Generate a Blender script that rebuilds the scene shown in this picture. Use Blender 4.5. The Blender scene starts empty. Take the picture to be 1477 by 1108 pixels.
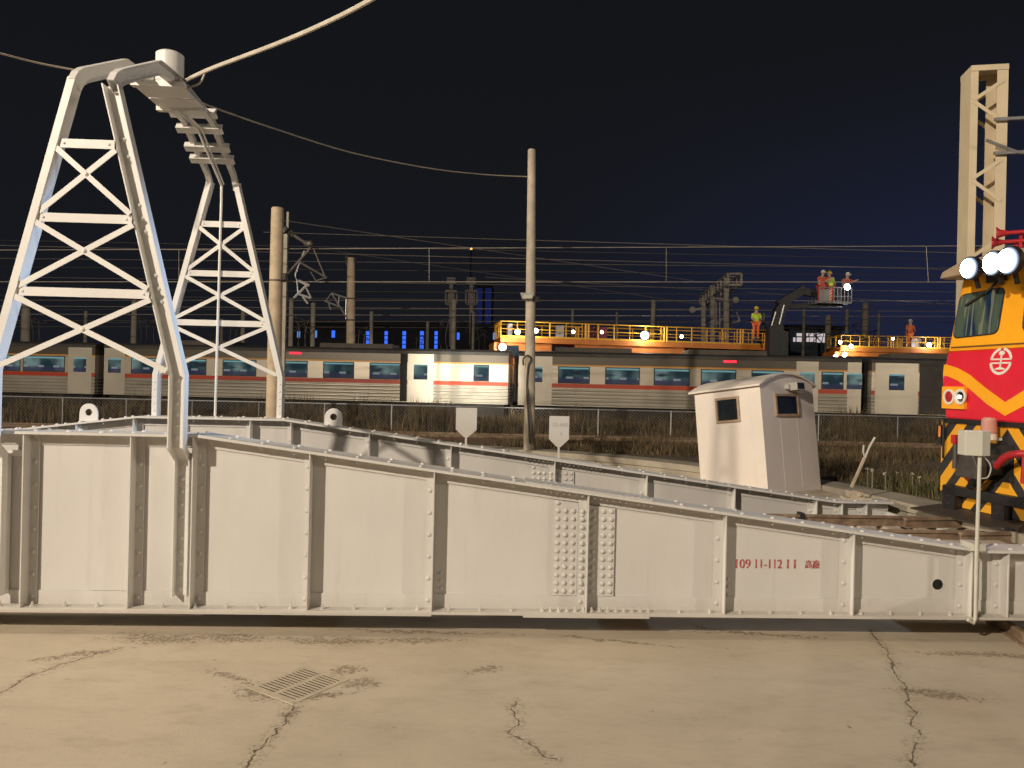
import bpy, math, random
from mathutils import Vector, Matrix
random.seed(7)
S = bpy.context.scene
COL = S.collection
R = math.radians
# ------------------------------------------------------------------ camera
F = 1090.0
ROLL = R(1.3)
CAMZ = 3.0
cr, sr = math.cos(ROLL), math.sin(ROLL)
def ray(px, py):
    u = (px-738.5)/F; v = (554-py)/F
    return Vector((u*cr-v*sr, 1.0, v*cr+u*sr))
def W(px, py, Y):
    return Vector((0, 0, CAMZ)) + ray(px, py)*Y
def G(px, py, z):
    d = ray(px, py)
    return Vector((0, 0, CAMZ)) + d*((z-CAMZ)/d.z)
cam_d = bpy.data.cameras.new('camera'); cam = bpy.data.objects.new('camera', cam_d); COL.objects.link(cam)
cam_d.sensor_width = 36; cam_d.lens = 36*F/1477; cam_d.clip_end = 3000; cam_d.clip_start = .05
cam.matrix_world = Matrix(((cr, -sr, 0, 0), (0, 0, -1, 0), (sr, cr, 0, CAMZ), (0, 0, 0, 1)))
S.camera = cam
S.view_settings.view_transform = 'Standard'; S.view_settings.look = 'None'
S.view_settings.exposure = 0; S.view_settings.gamma = 1; S.view_settings.use_curve_mapping = False

# ------------------------------------------------------------------ materials
class N:
    def __init__(s, mat): s.nt = mat.node_tree; s.nt.nodes.clear()
    def n(s, t, **k):
        nd = s.nt.nodes.new(t)
        for a, b in k.items():
            if a.startswith('i_'):
                nd.inputs[a[2:].replace('_', ' ')].default_value = b
            else: setattr(nd, a, b)
        return nd
    def l(s, a, b): s.nt.links.new(a, b)
    def math(s, op, a, b=None, clamp=False):
        nd = s.n('ShaderNodeMath', operation=op); nd.use_clamp = clamp
        for i, v in enumerate((a, b)):
            if v is None: continue
            if isinstance(v, (int, float)): nd.inputs[i].default_value = v
            else: s.l(v, nd.inputs[i])
        return nd.outputs[0]
    def mix(s, fac, a, b):
        nd = s.n('ShaderNodeMix', data_type='RGBA')
        for i, v in ((0, fac), (6, a), (7, b)):
            if isinstance(v, (int, float)): nd.inputs[i].default_value = v
            elif isinstance(v, tuple): nd.inputs[i].default_value = (*v[:3], 1)
            else: s.l(v, nd.inputs[i])
        return nd.outputs[2]
    def noise(s, vec, scale, detail=4, rough=.55, stretch=None):
        if stretch:
            m = s.n('ShaderNodeMapping'); m.inputs['Scale'].default_value = stretch
            s.l(vec, m.inputs[0]); vec = m.outputs[0]
        nd = s.n('ShaderNodeTexNoise'); nd.inputs['Scale'].default_value = scale
        nd.inputs['Detail'].default_value = detail; nd.inputs['Roughness'].default_value = rough
        s.l(vec, nd.inputs['Vector']); return nd.outputs[0]
    def ss(s, x, a, b):
        nd = s.n('ShaderNodeMapRange', interpolation_type='SMOOTHSTEP')
        s.l(x, nd.inputs[0]); nd.inputs[1].default_value = a; nd.inputs[2].default_value = b
        return nd.outputs[0]
def newmat(name):
    m = bpy.data.materials.new(name); m.use_nodes = True
    return m, N(m)
def c3(c, k): return tuple(min(1, x*k) for x in c)
MC = {}
def M(name, c, rough=.5, metal=0.0, var=.12, scale=2.5, bump=0.0, bscale=40, dirt=None, damt=.55, streak=False, spec=.5, coat=0):
    if name in MC: return MC[name]
    m, n = newmat(name)
    tc = n.n('ShaderNodeTexCoord').outputs['Object']
    f = n.noise(tc, scale, 5)
    col = n.mix(n.ss(f, .3, .7), c3(c, 1-var), c3(c, 1+var))
    if dirt:
        f2 = n.noise(tc, scale*2.2, 8, .68, (1, 1, .12) if streak else None)
        col = n.mix(n.math('MULTIPLY', n.ss(f2, damt, damt+.22), .75), col, dirt)
    b = n.n('ShaderNodeBsdfPrincipled')
    n.l(col, b.inputs['Base Color'])
    fr = n.noise(tc, scale*5, 3)
    mr = n.n('ShaderNodeMapRange'); n.l(fr, mr.inputs[0]); mr.inputs[3].default_value = max(.02, rough-.1); mr.inputs[4].default_value = min(1, rough+.1)
    n.l(mr.outputs[0], b.inputs['Roughness'])
    b.inputs['Metallic'].default_value = metal; b.inputs['Specular IOR Level'].default_value = spec
    b.inputs['Coat Weight'].default_value = coat
    if bump:
        bp = n.n('ShaderNodeBump'); bp.inputs['Strength'].default_value = bump; bp.inputs['Distance'].default_value = .01
        n.l(n.noise(tc, bscale, 6), bp.inputs['Height']); n.l(bp.outputs[0], b.inputs['Normal'])
    o = n.n('ShaderNodeOutputMaterial'); n.l(b.outputs[0], o.inputs[0])
    MC[name] = m; return m
def E(name, c, s):
    if name in MC: return MC[name]
    m, n = newmat(name)
    e = n.n('ShaderNodeEmission'); e.inputs[0].default_value = (*c, 1); e.inputs[1].default_value = s
    o = n.n('ShaderNodeOutputMaterial'); n.l(e.outputs[0], o.inputs[0]); MC[name] = m; return m

paint, n = newmat('cream_grey_paint')
tc = n.n('ShaderNodeTexCoord').outputs['Object']; sp = n.n('ShaderNodeSeparateXYZ'); n.l(tc, sp.inputs[0])
f = n.noise(tc, .8, 5, .6, (1, 1, .35))
col = n.mix(n.ss(f, .3, .7), (.565, .55, .52), (.625, .61, .58))
st = n.noise(tc, 7, 6, .7, (1, 1, .07))
col = n.mix(n.math('MULTIPLY', n.ss(st, .55, .75), .28), col, (.40, .35, .28))
ch = n.noise(tc, 26, 5, .75); col = n.mix(n.math('MULTIPLY', n.ss(ch, .69, .74), .55), col, (.30, .22, .15))
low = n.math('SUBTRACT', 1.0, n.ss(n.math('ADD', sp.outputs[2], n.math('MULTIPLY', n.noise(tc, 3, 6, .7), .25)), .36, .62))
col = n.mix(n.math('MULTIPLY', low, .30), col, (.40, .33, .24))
b = n.n('ShaderNodeBsdfPrincipled'); n.l(col, b.inputs['Base Color'])
mr = n.n('ShaderNodeMapRange'); n.l(st, mr.inputs[0]); mr.inputs[3].default_value = .5; mr.inputs[4].default_value = .75; n.l(mr.outputs[0], b.inputs['Roughness'])
bp = n.n('ShaderNodeBump'); bp.inputs['Strength'].default_value = .35; bp.inputs['Distance'].default_value = .06; n.l(n.noise(tc, .9, 2, .4), bp.inputs['Height'])
bp2 = n.n('ShaderNodeBump'); bp2.inputs['Strength'].default_value = .08; bp2.inputs['Distance'].default_value = .004; n.l(n.noise(tc, 70, 4), bp2.inputs['Height']); n.l(bp.outputs[0], bp2.inputs['Normal']); n.l(bp2.outputs[0], b.inputs['Normal'])
o = n.n('ShaderNodeOutputMaterial'); n.l(b.outputs[0], o.inputs[0])
paint2 = M('tower_white_paint', (.70, .69, .66), .42, 0, .05, 1.6, .05, 60, dirt=(.32, .23, .16), damt=.70)
cabpaint = M('cabin_grey_paint', (.76, .69, .62), .5, 0, .04, 1.2, .03, 30, dirt=(.42, .38, .33), damt=.66, streak=True)
rust = M('rusty_rail', (.235, .165, .11), .75, .1, .3, 6, .3, 60)
railtop = M('worn_rail_steel', (.34, .26, .19), .45, .6, .2, 8)
sleeperm = M('weathered_sleeper', (.17, .125, .085), .85, 0, .3, 5, .4, 30)
decksteel = M('dusty_deck_steel', (.47, .40, .30), .7, .1, .2, 4, .2, 30, dirt=(.13, .09, .06), damt=.55)
concpole = M('concrete_pole', (.45, .36, .25), .8, 0, .15, 3, .25, 50, dirt=(.15, .12, .09), damt=.6, streak=True)
woodpole = M('weathered_pole', (.44, .385, .305), .8, 0, .2, 2, .3, 30, dirt=(.10, .08, .06), damt=.55, streak=True)
farpole = M('far_concrete_pole', (.30, .27, .22), .85, 0, .15, 2)
galv = M('galvanised_steel', (.42, .42, .42), .4, .6, .12, 5)
dksteel = M('dark_bracket_steel', (.09, .08, .075), .5, .4, .2, 5)
mastp = M('mast_beige_paint', (.66, .56, .39), .5, 0, .06, 1.5, .05, 30, dirt=(.33, .27, .19), damt=.62, streak=True)
yellow = M('vehicle_yellow', (.95, .42, .02), .32, 0, .05, 2, 0, 1, dirt=(.5, .24, .03), damt=.66, coat=.3)
red = M('vehicle_red', (.72, .022, .045), .32, 0, .06, 2, coat=.3)
black = M('vehicle_black', (.016, .015, .016), .5, 0, .3, 5)
redp = M('red_fitting', (.42, .022, .028), .4, 0, .15, 5)
white = M('white_enamel', (.78, .74, .66), .4, 0, .05, 5)
chrome = M('lamp_reflector', (.75, .75, .75), .12, 1, .05, 5)
rubber = M('black_rubber', (.02, .02, .02), .6, 0, .2, 5)
wyellow = M('works_yellow', (.80, .40, .02), .45, 0, .1, 3)
worange = M('works_orange', (.62, .20, .035), .5, 0, .12, 2, dirt=(.2, .08, .03), damt=.62, streak=True)
hivis = M('hi_vis_lime', (.55, .75, .05), .6, 0, .1, 8)
hiorange = M('hi_vis_orange', (.75, .16, .04), .6, 0, .1, 8)
skin = M('skin', (.45, .27, .19), .6, 0, .08, 8)
darkroof = M('train_roof_grey', (.055, .05, .045), .7, 0, .2, 1.5)
traincream = M('train_door_panel', (.70, .64, .52), .35, .3, .06, 1)
trainred = M('train_red_band', (.48, .07, .035), .4, 0, .06, 1)
trainorange = M('train_orange_line', (.62, .30, .06), .4, 0, .06, 1)
under = M('underframe_black', (.015, .013, .012), .8, 0, .3, 2)
glassdk = M('dark_window_glass', (.018, .026, .03), .06, 0, .3, 2, spec=.8)
winframe = M('bare_window_frame', (.42, .30, .20), .5, .1, .12, 6)
coping = M('coping_concrete', (.36, .32, .25), .85, 0, .18, 1.6, .4, 30, dirt=(.14, .11, .08), damt=.56)
bldark = M('dark_shed_cladding', (.012, .013, .018), .8, 0, .2, 1)
blslate = M('slate_cladding', (.05, .07, .09), .7, 0, .15, 1)
grate_m = M('cast_grate', (.46, .39, .29), .7, .1, .12, 10, .2, 60)
hole_m = M('dark_hole', (.006, .005, .005), .9)  # near black colour standing for shade inside the web hole and grate slots
plast = M('grey_box_plastic', (.52, .51, .44), .45, 0, .05, 4)
stencil, _n = newmat('red_stencil_paint')
_tc = _n.n('ShaderNodeTexCoord').outputs['Object']
_b = _n.n('ShaderNodeBsdfPrincipled'); _n.l(_n.mix(_n.ss(_n.noise(_tc, 22, 6, .7), .42, .62), (.34, .035, .05), (.50, .25, .22)), _b.inputs['Base Color']); _b.inputs['Roughness'].default_value = .6
_o = _n.n('ShaderNodeOutputMaterial'); _n.l(_b.outputs[0], _o.inputs[0])
greyink = M('faded_grey_ink', (.40, .38, .36), .6)

# corrugated stainless side of the train
trainside, n = newmat('corrugated_stainless')
tc = n.n('ShaderNodeTexCoord').outputs['Object']
sep = n.n('ShaderNodeSeparateXYZ'); n.l(tc, sep.inputs[0])
col = n.mix(n.ss(n.noise(tc, .35, 4, .6, (1, 1, 3)), .3, .7), (.50, .46, .37), (.64, .59, .48))
col = n.mix(n.ss(sep.outputs[2], 2.0, 2.1), col, (.74, .66, .53))
col = n.mix(n.math('GREATER_THAN', sep.outputs[2], 3.0), col, (.17, .15, .12))  # shade on the upper body painted in as a darker tone
grime = n.ss(n.noise(tc, .8, 6, .7, (.5, .5, 6)), .5, .8)
col = n.mix(n.math('MULTIPLY', grime, .5), col, (.14, .12, .09))
b = n.n('ShaderNodeBsdfPrincipled'); n.l(col, b.inputs['Base Color']); b.inputs['Metallic'].default_value = .45; b.inputs['Roughness'].default_value = .36
wv = n.math('SINE', n.math('MULTIPLY', sep.outputs[2], 2*math.pi/.17))
bp = n.n('ShaderNodeBump'); bp.inputs['Strength'].default_value = .8; bp.inputs['Distance'].default_value = .02; n.l(n.math('MULTIPLY', wv, n.math('LESS_THAN', sep.outputs[2], 1.84)), bp.inputs['Height']); n.l(bp.outputs[0], b.inputs['Normal'])
o = n.n('ShaderNodeOutputMaterial'); n.l(b.outputs[0], o.inputs[0])

polish, n = newmat('polished_rib_steel')
tc = n.n('ShaderNodeTexCoord').outputs['Object']
sep = n.n('ShaderNodeSeparateXYZ'); n.l(tc, sep.inputs[0])
wv = n.math('SINE', n.math('MULTIPLY', sep.outputs[2], 2*math.pi/.09))
b = n.n('ShaderNodeBsdfPrincipled'); n.l(n.mix(n.noise(tc, .8, 4), (.58, .52, .42), (.66, .60, .49)), b.inputs['Base Color']); b.inputs['Metallic'].default_value = .35; b.inputs['Roughness'].default_value = .35; b.inputs['Anisotropic'].default_value = .6
tg = n.n('ShaderNodeTangent', direction_type='RADIAL', axis='Z'); n.l(tg.outputs[0], b.inputs['Tangent'])
o = n.n('ShaderNodeOutputMaterial'); n.l(b.outputs[0], o.inputs[0])

# lit train window
trainwin, n = newmat('lit_train_window')
tc = n.n('ShaderNodeTexCoord').outputs['Object']
f = n.noise(tc, 1.0, 2, .5, (.8, 1, .5)); f2 = n.noise(tc, 1.3, 1, .5, (.7, 1, 2.2))
col = n.mix(n.ss(f, .38, .68), (.010, .025, .034), (.17, .25, .235)); sp_ = n.n('ShaderNodeSeparateXYZ'); n.l(tc, sp_.inputs[0]); col = n.mix(n.math('MULTIPLY', n.math('SUBTRACT', 1.0, n.ss(sp_.outputs[2], 2.25, 2.42)), .85), col, (.03, .026, .06)); col = n.mix(n.ss(f2, .55, .72), col, (.016, .02, .03))
seat = n.math('MULTIPLY', n.math('LESS_THAN', n.math('ABSOLUTE', n.math('SUBTRACT', n.math('FRACT', n.math('MULTIPLY', sp_.outputs[0], 1.15)), .5)), .24), n.math('SUBTRACT', 1.0, n.ss(sp_.outputs[2], 2.36, 2.44)))
col = n.mix(n.math('MULTIPLY', seat, n.ss(f, .40, .5)), col, (.05, .045, .075))
hd_ = n.math('MULTIPLY', n.math('LESS_THAN', n.math('ABSOLUTE', n.math('SUBTRACT', n.math('FRACT', n.math('MULTIPLY', sp_.outputs[0], 1.15)), .5)), .2), n.math('LESS_THAN', n.math('ABSOLUTE', n.math('SUBTRACT', sp_.outputs[2], 2.36)), .05))
col = n.mix(n.math('MULTIPLY', hd_, .6), col, (.34, .36, .38))
col = n.mix(n.ss(sp_.outputs[2], 2.76, 2.80), col, (.18, .36, .38))
b = n.n('ShaderNodeBsdfPrincipled'); b.inputs['Base Color'].default_value = (.01, .02, .025, 1); b.inputs['Roughness'].default_value = .08
n.l(col, b.inputs['Emission Color']); b.inputs['Emission Strength'].default_value = .75
o = n.n('ShaderNodeOutputMaterial'); n.l(b.outputs[0], o.inputs[0])

# hazard stripes: chevrons on the object's own y/z
hazard, n = newmat('hazard_stripes')
tc = n.n('ShaderNodeTexCoord').outputs['Object']
sep = n.n('ShaderNodeSeparateXYZ'); n.l(tc, sep.inputs[0])
ay = n.math('ABSOLUTE', sep.outputs[1])
ph = n.math('FRACT', n.math('MULTIPLY', n.math('ADD', n.math('ADD', ay, n.math('MULTIPLY', sep.outputs[2], .84)), 10.08), 1/.41))
msk = n.math('GREATER_THAN', ph, .47)
wear = n.ss(n.noise(tc, 6, 6, .7), .62, .75)
col = n.mix(msk, (.03, .03, .033), (.80, .38, .02)); col = n.mix(n.math('MULTIPLY', wear, .5), col, (.10, .06, .03))
b = n.n('ShaderNodeBsdfPrincipled'); n.l(col, b.inputs['Base Color']); b.inputs['Roughness'].default_value = .45
o = n.n('ShaderNodeOutputMaterial'); n.l(b.outputs[0], o.inputs[0])

# chain link
chain, n = newmat('chain_link_wire')
tc = n.n('ShaderNodeTexCoord').outputs['Object']
sep = n.n('ShaderNodeSeparateXYZ'); n.l(tc, sep.inputs[0])
def dia(sg):
    t = n.math('ADD', sep.outputs[0], n.math('MULTIPLY', sep.outputs[2], sg))
    fr = n.math('FRACT', n.math('MULTIPLY', n.math('ADD', t, 100), 1/.13))
    return n.math('LESS_THAN', fr, .055)
mk = n.math('MAXIMUM', dia(1), dia(-1))
b = n.n('ShaderNodeBsdfPrincipled'); b.inputs['Base Color'].default_value = (.26, .23, .19, 1); b.inputs['Roughness'].default_value = .5; b.inputs['Metallic'].default_value = .3
tr = n.n('ShaderNodeBsdfTransparent'); mx = n.n('ShaderNodeMixShader'); n.l(mk, mx.inputs[0]); n.l(tr.outputs[0], mx.inputs[1]); n.l(b.outputs[0], mx.inputs[2])
o = n.n('ShaderNodeOutputMaterial'); n.l(mx.outputs[0], o.inputs[0])

def grassmat(name, c1, c2):
    m, n = newmat(name)
    tc = n.n('ShaderNodeTexCoord').outputs['Object']
    f = n.noise(tc, 2.5, 6, .7)
    col = n.mix(n.ss(f, .3, .7), c1, c2)
    b = n.n('ShaderNodeBsdfPrincipled'); n.l(col, b.inputs['Base Color']); b.inputs['Roughness'].default_value = .8
    o = n.n('ShaderNodeOutputMaterial'); n.l(b.outputs[0], o.inputs[0]); return m
drygrass = grassmat('dry_straw_grass', (.03, .022, .012), (.19, .135, .062))
greengrass = grassmat('green_weeds', (.04, .046, .014), (.19, .155, .07))

# ------------------------------------------------------------------ mesh builder
class MB:
    def __init__(s): s.v = []; s.f = []; s.m = []
    def add(s, vs, fs, mi=0):
        k = len(s.v); s.v += [tuple(p) for p in vs]
        s.f += [tuple(i+k for i in f) for f in fs]; s.m += [mi]*len(fs); return s
    BF = [(0, 3, 2, 1), (4, 5, 6, 7), (0, 1, 5, 4), (1, 2, 6, 5), (2, 3, 7, 6), (3, 0, 4, 7)]
    def box(s, a, b, mi=0):
        x0, x1 = sorted((a[0], b[0])); y0, y1 = sorted((a[1], b[1])); z0, z1 = sorted((a[2], b[2]))
        return s.add([(x0, y0, z0), (x1, y0, z0), (x1, y1, z0), (x0, y1, z0), (x0, y0, z1), (x1, y0, z1), (x1, y1, z1), (x0, y1, z1)], s.BF, mi)
    def bar(s, a, b, w, h, up=(0, 0, 1), mi=0):
        a = Vector(a); b = Vector(b); d = (b-a).normalized(); up = Vector(up)
        sd = d.cross(up)
        if sd.length < 1e-4: sd = d.cross(Vector((1, 0, 0)))
        sd.normalize(); u = sd.cross(d)
        q = [(-1, -1), (1, -1), (1, 1), (-1, 1)]
        vs = [a+sd*(i*w/2)+u*(j*h/2) for i, j in q]+[b+sd*(i*w/2)+u*(j*h/2) for i, j in q]
        return s.add(vs, s.BF, mi)
    def tube(s, pts, r, seg=8, mi=0, cap=True):
        pts = [Vector(p) for p in pts]; n = len(pts); rs = r if isinstance(r, (list, tuple)) else [r]*n
        vs = []; fs = []; prev = None
        for i, p in enumerate(pts):
            d = (pts[min(i+1, n-1)]-pts[max(i-1, 0)]).normalized()
            if prev is None:
                a = d.cross(Vector((0, 0, 1)))
                if a.length < 1e-3: a = d.cross(Vector((1, 0, 0)))
            else: a = prev-d*prev.dot(d)
            a.normalize(); prev = a; c = d.cross(a)
            for k in range(seg):
                t = 2*math.pi*k/seg; vs.append(p+(a*math.cos(t)+c*math.sin(t))*rs[i])
        for i in range(n-1):
            for k in range(seg):
                k2 = (k+1) % seg; fs.append((i*seg+k, i*seg+k2, (i+1)*seg+k2, (i+1)*seg+k))
        if cap:
            fs.append(tuple(range(seg))[::-1]); fs.append(tuple((n-1)*seg+k for k in range(seg)))
        return s.add(vs, fs, mi)
    def dome(s, p, nrm, r, h=None, seg=8, mi=0):
        p = Vector(p); nrm = Vector(nrm).normalized(); h = h or r*.75
        a = nrm.cross(Vector((.3, .2, .9))).normalized(); c = nrm.cross(a)
        vs = []; fs = []
        for (rr, hh) in ((1, 0), (.82, .6), (.4, .95)):
            for k in range(seg):
                t = 2*math.pi*k/seg; vs.append(p+(a*math.cos(t)+c*math.sin(t))*rr*r+nrm*hh*h)
        for i in range(2):
            for k in range(seg):
                k2 = (k+1) % seg; fs.append((i*seg+k, i*seg+k2, (i+1)*seg+k2, (i+1)*seg+k))
        fs.append(tuple(2*seg+k for k in range(seg)))
        return s.add(vs, fs, mi)
    def prism(s, poly, d0, d1, axis='y', mi=0):
        # poly: list of 2-D points; extruded along axis from d0 to d1
        mp = {'y': lambda a, b, d: (a, d, b), 'x': lambda a, b, d: (d, a, b), 'z': lambda a, b, d: (a, b, d)}[axis]
        n = len(poly); vs = [mp(a, b, d0) for a, b in poly]+[mp(a, b, d1) for a, b in poly]
        fs = [tuple(range(n))[::-1], tuple(range(n, 2*n))]+[(i, (i+1) % n, n+(i+1) % n, n+i) for i in range(n)]
        return s.add(vs, fs, mi)
    def slab(s, poly, o1, o2, e0, e1, fr, mi=0):
        # polyline in a plane, thickened o1..o2 along its left normal, extruded e0..e1 (lists or floats)
        n = len(poly); P = [Vector(p) for p in poly]
        e0 = e0 if isinstance(e0, list) else [e0]*n; e1 = e1 if isinstance(e1, list) else [e1]*n
        vs = []
        for i in range(n):
            nn = []
            for j in (i-1, i):
                if 0 <= j < n-1:
                    d = (P[j+1]-P[j]).normalized(); nn.append(Vector((-d.y, d.x)))
            if len(nn) == 2:
                mvec = (nn[0]+nn[1]).normalized(); mvec = mvec/max(.3, mvec.dot(nn[0]))
            else: mvec = nn[0]
            a = P[i]+mvec*o1; b = P[i]+mvec*o2
            vs += [fr(a.x, a.y, e0[i]), fr(b.x, b.y, e0[i]), fr(b.x, b.y, e1[i]), fr(a.x, a.y, e1[i])]
        fs = [(0, 1, 2, 3), tuple(4*(n-1)+k for k in (3, 2, 1, 0))]
        for i in range(n-1):
            for k in range(4):
                k2 = (k+1) % 4; fs.append((4*i+k, 4*(i+1)+k, 4*(i+1)+k2, 4*i+k2))
        return s.add(vs, fs, mi)
    def lathe(s, prof, c, axis=(0, 0, 1), seg=20, mi=0, cap=True):
        c = Vector(c); ax = Vector(axis).normalized(); a = ax.cross(Vector((0, 1, 0)))
        if a.length < 1e-3: a = ax.cross(Vector((1, 0, 0)))
        a.normalize(); b = ax.cross(a); vs = []; fs = []; n = len(prof)
        for r, h in prof:
            for k in range(seg):
                t = 2*math.pi*k/seg; vs.append(c+ax*h+(a*math.cos(t)+b*math.sin(t))*r)
        for i in range(n-1):
            for k in range(seg):
                k2 = (k+1) % seg; fs.append((i*seg+k, i*seg+k2, (i+1)*seg+k2, (i+1)*seg+k))
        if cap and prof[0][0] > 1e-4: fs.append(tuple(range(seg))[::-1])
        if cap and prof[-1][0] > 1e-4: fs.append(tuple((n-1)*seg+k for k in range(seg)))
        return s.add(vs, fs, mi)
    def build(s, name, mat, parent=None, smooth=False, bevel=0, loc=None):
        me = bpy.data.meshes.new(name); me.from_pydata(s.v, [], s.f)
        mats = mat if isinstance(mat, (list, tuple)) else [mat]
        for m in mats: me.materials.append(m)
        if len(mats) > 1: me.polygons.foreach_set('material_index', s.m)
        import bmesh
        bm = bmesh.new(); bm.from_mesh(me); bmesh.ops.recalc_face_normals(bm, faces=bm.faces); bm.to_mesh(me); bm.free()
        if smooth:
            me.polygons.foreach_set('use_smooth', [True]*len(me.polygons))
            try: me.set_sharp_from_angle(angle=R(40))
            except Exception: pass
        o = bpy.data.objects.new(name, me); COL.objects.link(o)
        if parent is not None: o.parent = parent
        if loc is not None: o.location = loc
        if bevel:
            bv = o.modifiers.new('bevel', 'BEVEL'); bv.width = bevel; bv.segments = 2; bv.limit_method = 'ANGLE'; bv.angle_limit = R(50)
        return o
def tag(o, label, cat, group=None, kind=None):
    o['label'] = label; o['category'] = cat
    if group: o['group'] = group
    if kind: o['kind'] = kind
    return o
def thing(name, label, cat, loc=(0, 0, 0), rz=0, group=None):
    o = bpy.data.objects.new(name, None); o.empty_display_size = .2; COL.objects.link(o)
    o.location = loc; o.rotation_euler = (0, 0, rz); return tag(o, label, cat, group)
def textmesh(name, body, size, mat, parent, mtx, extrude=.0015):
    cu = bpy.data.curves.new(name, 'FONT'); cu.body = body; cu.size = size; cu.extrude = extrude; cu.align_x = 'LEFT'; cu.offset = 0
    t = bpy.data.objects.new('tmp', cu); COL.objects.link(t); bpy.context.view_layer.update()
    me = bpy.data.meshes.new_from_object(t.evaluated_get(bpy.context.evaluated_depsgraph_get()))
    bpy.data.objects.remove(t); me.materials.clear(); me.materials.append(mat)
    o = bpy.data.objects.new(name, me); COL.objects.link(o); o.parent = parent; o.matrix_local = mtx
    return o

# ------------------------------------------------------------------ setting: ground, pit
BC = Vector((-4.92, 11.1, 0)); PHI = R(2.4); PR = 12.0; RIM = 1.1
# pit floor with cracks and dirt patches of their own
fl, n = newmat('pit_floor_concrete')
tc = n.n('ShaderNodeTexCoord').outputs['Object']
wn = n.n('ShaderNodeTexNoise'); wn.inputs['Scale'].default_value = 3.5; wn.inputs['Detail'].default_value = 6; n.l(tc, wn.inputs['Vector'])
def vm(op, a, b=None, scale=None):
    nd = n.n('ShaderNodeVectorMath', operation=op)
    for i, v in enumerate((a, b)):
        if v is None: continue
        if isinstance(v, (tuple, Vector)): nd.inputs[i].default_value = tuple(v)
        else: n.l(v, nd.inputs[i])
    if scale is not None:
        if isinstance(scale, (int, float)): nd.inputs['Scale'].default_value = scale
        else: n.l(scale, nd.inputs['Scale'])
    return nd
wp = vm('ADD', tc, vm('SCALE', vm('SUBTRACT', wn.outputs['Color'], (.5, .5, .5)).outputs[0], None, .30).outputs[0]).outputs[0]
flat = vm('MULTIPLY', wp, (1, 1, 0)).outputs[0]
cracks = [[(0, 998), (70, 965), (165, 937)], [(417, 1020), (412, 1040), (380, 1075), (350, 1108)], [(1255, 908), (1290, 960), (1312, 1010), (1320, 1060), (1316, 1108)],
          [(745, 1010), (748, 1040), (735, 1060), (800, 1095)], [(370, 985), (417, 1016), (480, 1000)], [(1010, 905), (1080, 915)]]
dist = None
for pl in cracks:
    pts = [G(x, y, 0) for x, y in pl]
    for a, bb in zip(pts, pts[1:]):
        ba = bb-a
        pa = vm('SUBTRACT', flat, (a.x, a.y, 0)).outputs[0]
        h = n.math('MULTIPLY', vm('DOT_PRODUCT', pa, (ba.x, ba.y, 0)).outputs['Value'], 1/ba.dot(ba), True)
        bh = vm('SCALE', (ba.x, ba.y, 0), None, h).outputs[0]
        d = vm('LENGTH', vm('SUBTRACT', pa, bh).outputs[0]).outputs['Value']
        dist = d if dist is None else n.math('MINIMUM', dist, d)
fine = n.noise(tc, 46, 6, .75); med = n.noise(tc, 9, 5, .65)
speck = n.noise(tc, 20, 4, .85)
crk = n.math('SUBTRACT', 1.0, n.ss(dist, .002, .013)); crk = n.math('MULTIPLY', crk, n.ss(med, .36, .5))
crkw = n.math('MULTIPLY', n.math('SUBTRACT', 1.0, n.ss(dist, .0, .14)), n.ss(speck, .49, .57))
patches = [((240, 921), .7, .2, 0), ((330, 920), .55, .14, 0), ((480, 924), .75, .15, 0), ((600, 924), .6, .10, 0), ((110, 945), .5, .1, .5), ((700, 965), .22, .10, .5), ((500, 968), .25, .12, .6), ((520, 985), .2, .14, 0), ((372, 1000), .34, .16, -.5), ((460, 1005), .34, .07, .35),
           ((1090, 915), .9, .06, -.1), ((1350, 1000), .5, .1, -.3), ((1420, 945), .8, .1, -.1), ((890, 925), .8, .05, -.25), ((418, 1030), .08, .2, 0), ((330, 975), .35, .08, -.5), ((620, 912), 1.2, .05, 0)]
pm = None
for (pxy, rx, ry, an) in patches:
    c = G(pxy[0], pxy[1], 0)
    mp = n.n('ShaderNodeMapping', vector_type='TEXTURE'); mp.inputs['Location'].default_value = (c.x, c.y, 0); mp.inputs['Rotation'].default_value = (0, 0, an); mp.inputs['Scale'].default_value = (rx, ry, 1)
    n.l(flat, mp.inputs[0]); d = vm('LENGTH', mp.outputs[0]).outputs['Value']; q = n.math('SUBTRACT', 1.0, n.ss(d, .25, 1.5))
    pm = q if pm is None else n.math('MAXIMUM', pm, q)
thr = n.math('ADD', n.math('ADD', n.math('MULTIPLY', speck, .75), n.math('MULTIPLY', med, .25)), n.math('MULTIPLY', pm, .125))
pm2 = n.math('MULTIPLY', n.ss(thr, .575, .635), n.ss(pm, .02, .2))
big = n.noise(tc, .35, 4, .6); big2 = n.noise(tc, 1.3, 8, .7, (1, 2.2, 1))
col = n.mix(n.ss(big, .3, .7), (.44, .375, .285), (.53, .455, .345))
col = n.mix(n.math('MULTIPLY', n.ss(big2, .46, .72), .55), col, (.36, .295, .215))
col = n.mix(n.math('MULTIPLY', n.ss(n.noise(tc, 24, 8, .75), .58, .78), .45), col, (.26, .21, .15))
spk = n.n('ShaderNodeTexVoronoi'); spk.inputs['Scale'].default_value = 2.6; n.l(wp, spk.inputs['Vector'])
spots = n.math('MULTIPLY', n.math('SUBTRACT', 1.0, n.ss(spk.outputs['Distance'], .035, .075)), n.ss(med, .5, .56))
spk2 = n.n('ShaderNodeTexVoronoi'); spk2.inputs['Scale'].default_value = 6.5; n.l(wp, spk2.inputs['Vector'])
spots2 = n.math('MULTIPLY', n.math('SUBTRACT', 1.0, n.ss(spk2.outputs['Distance'], .04, .10)), n.ss(big2, .52, .6))
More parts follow.
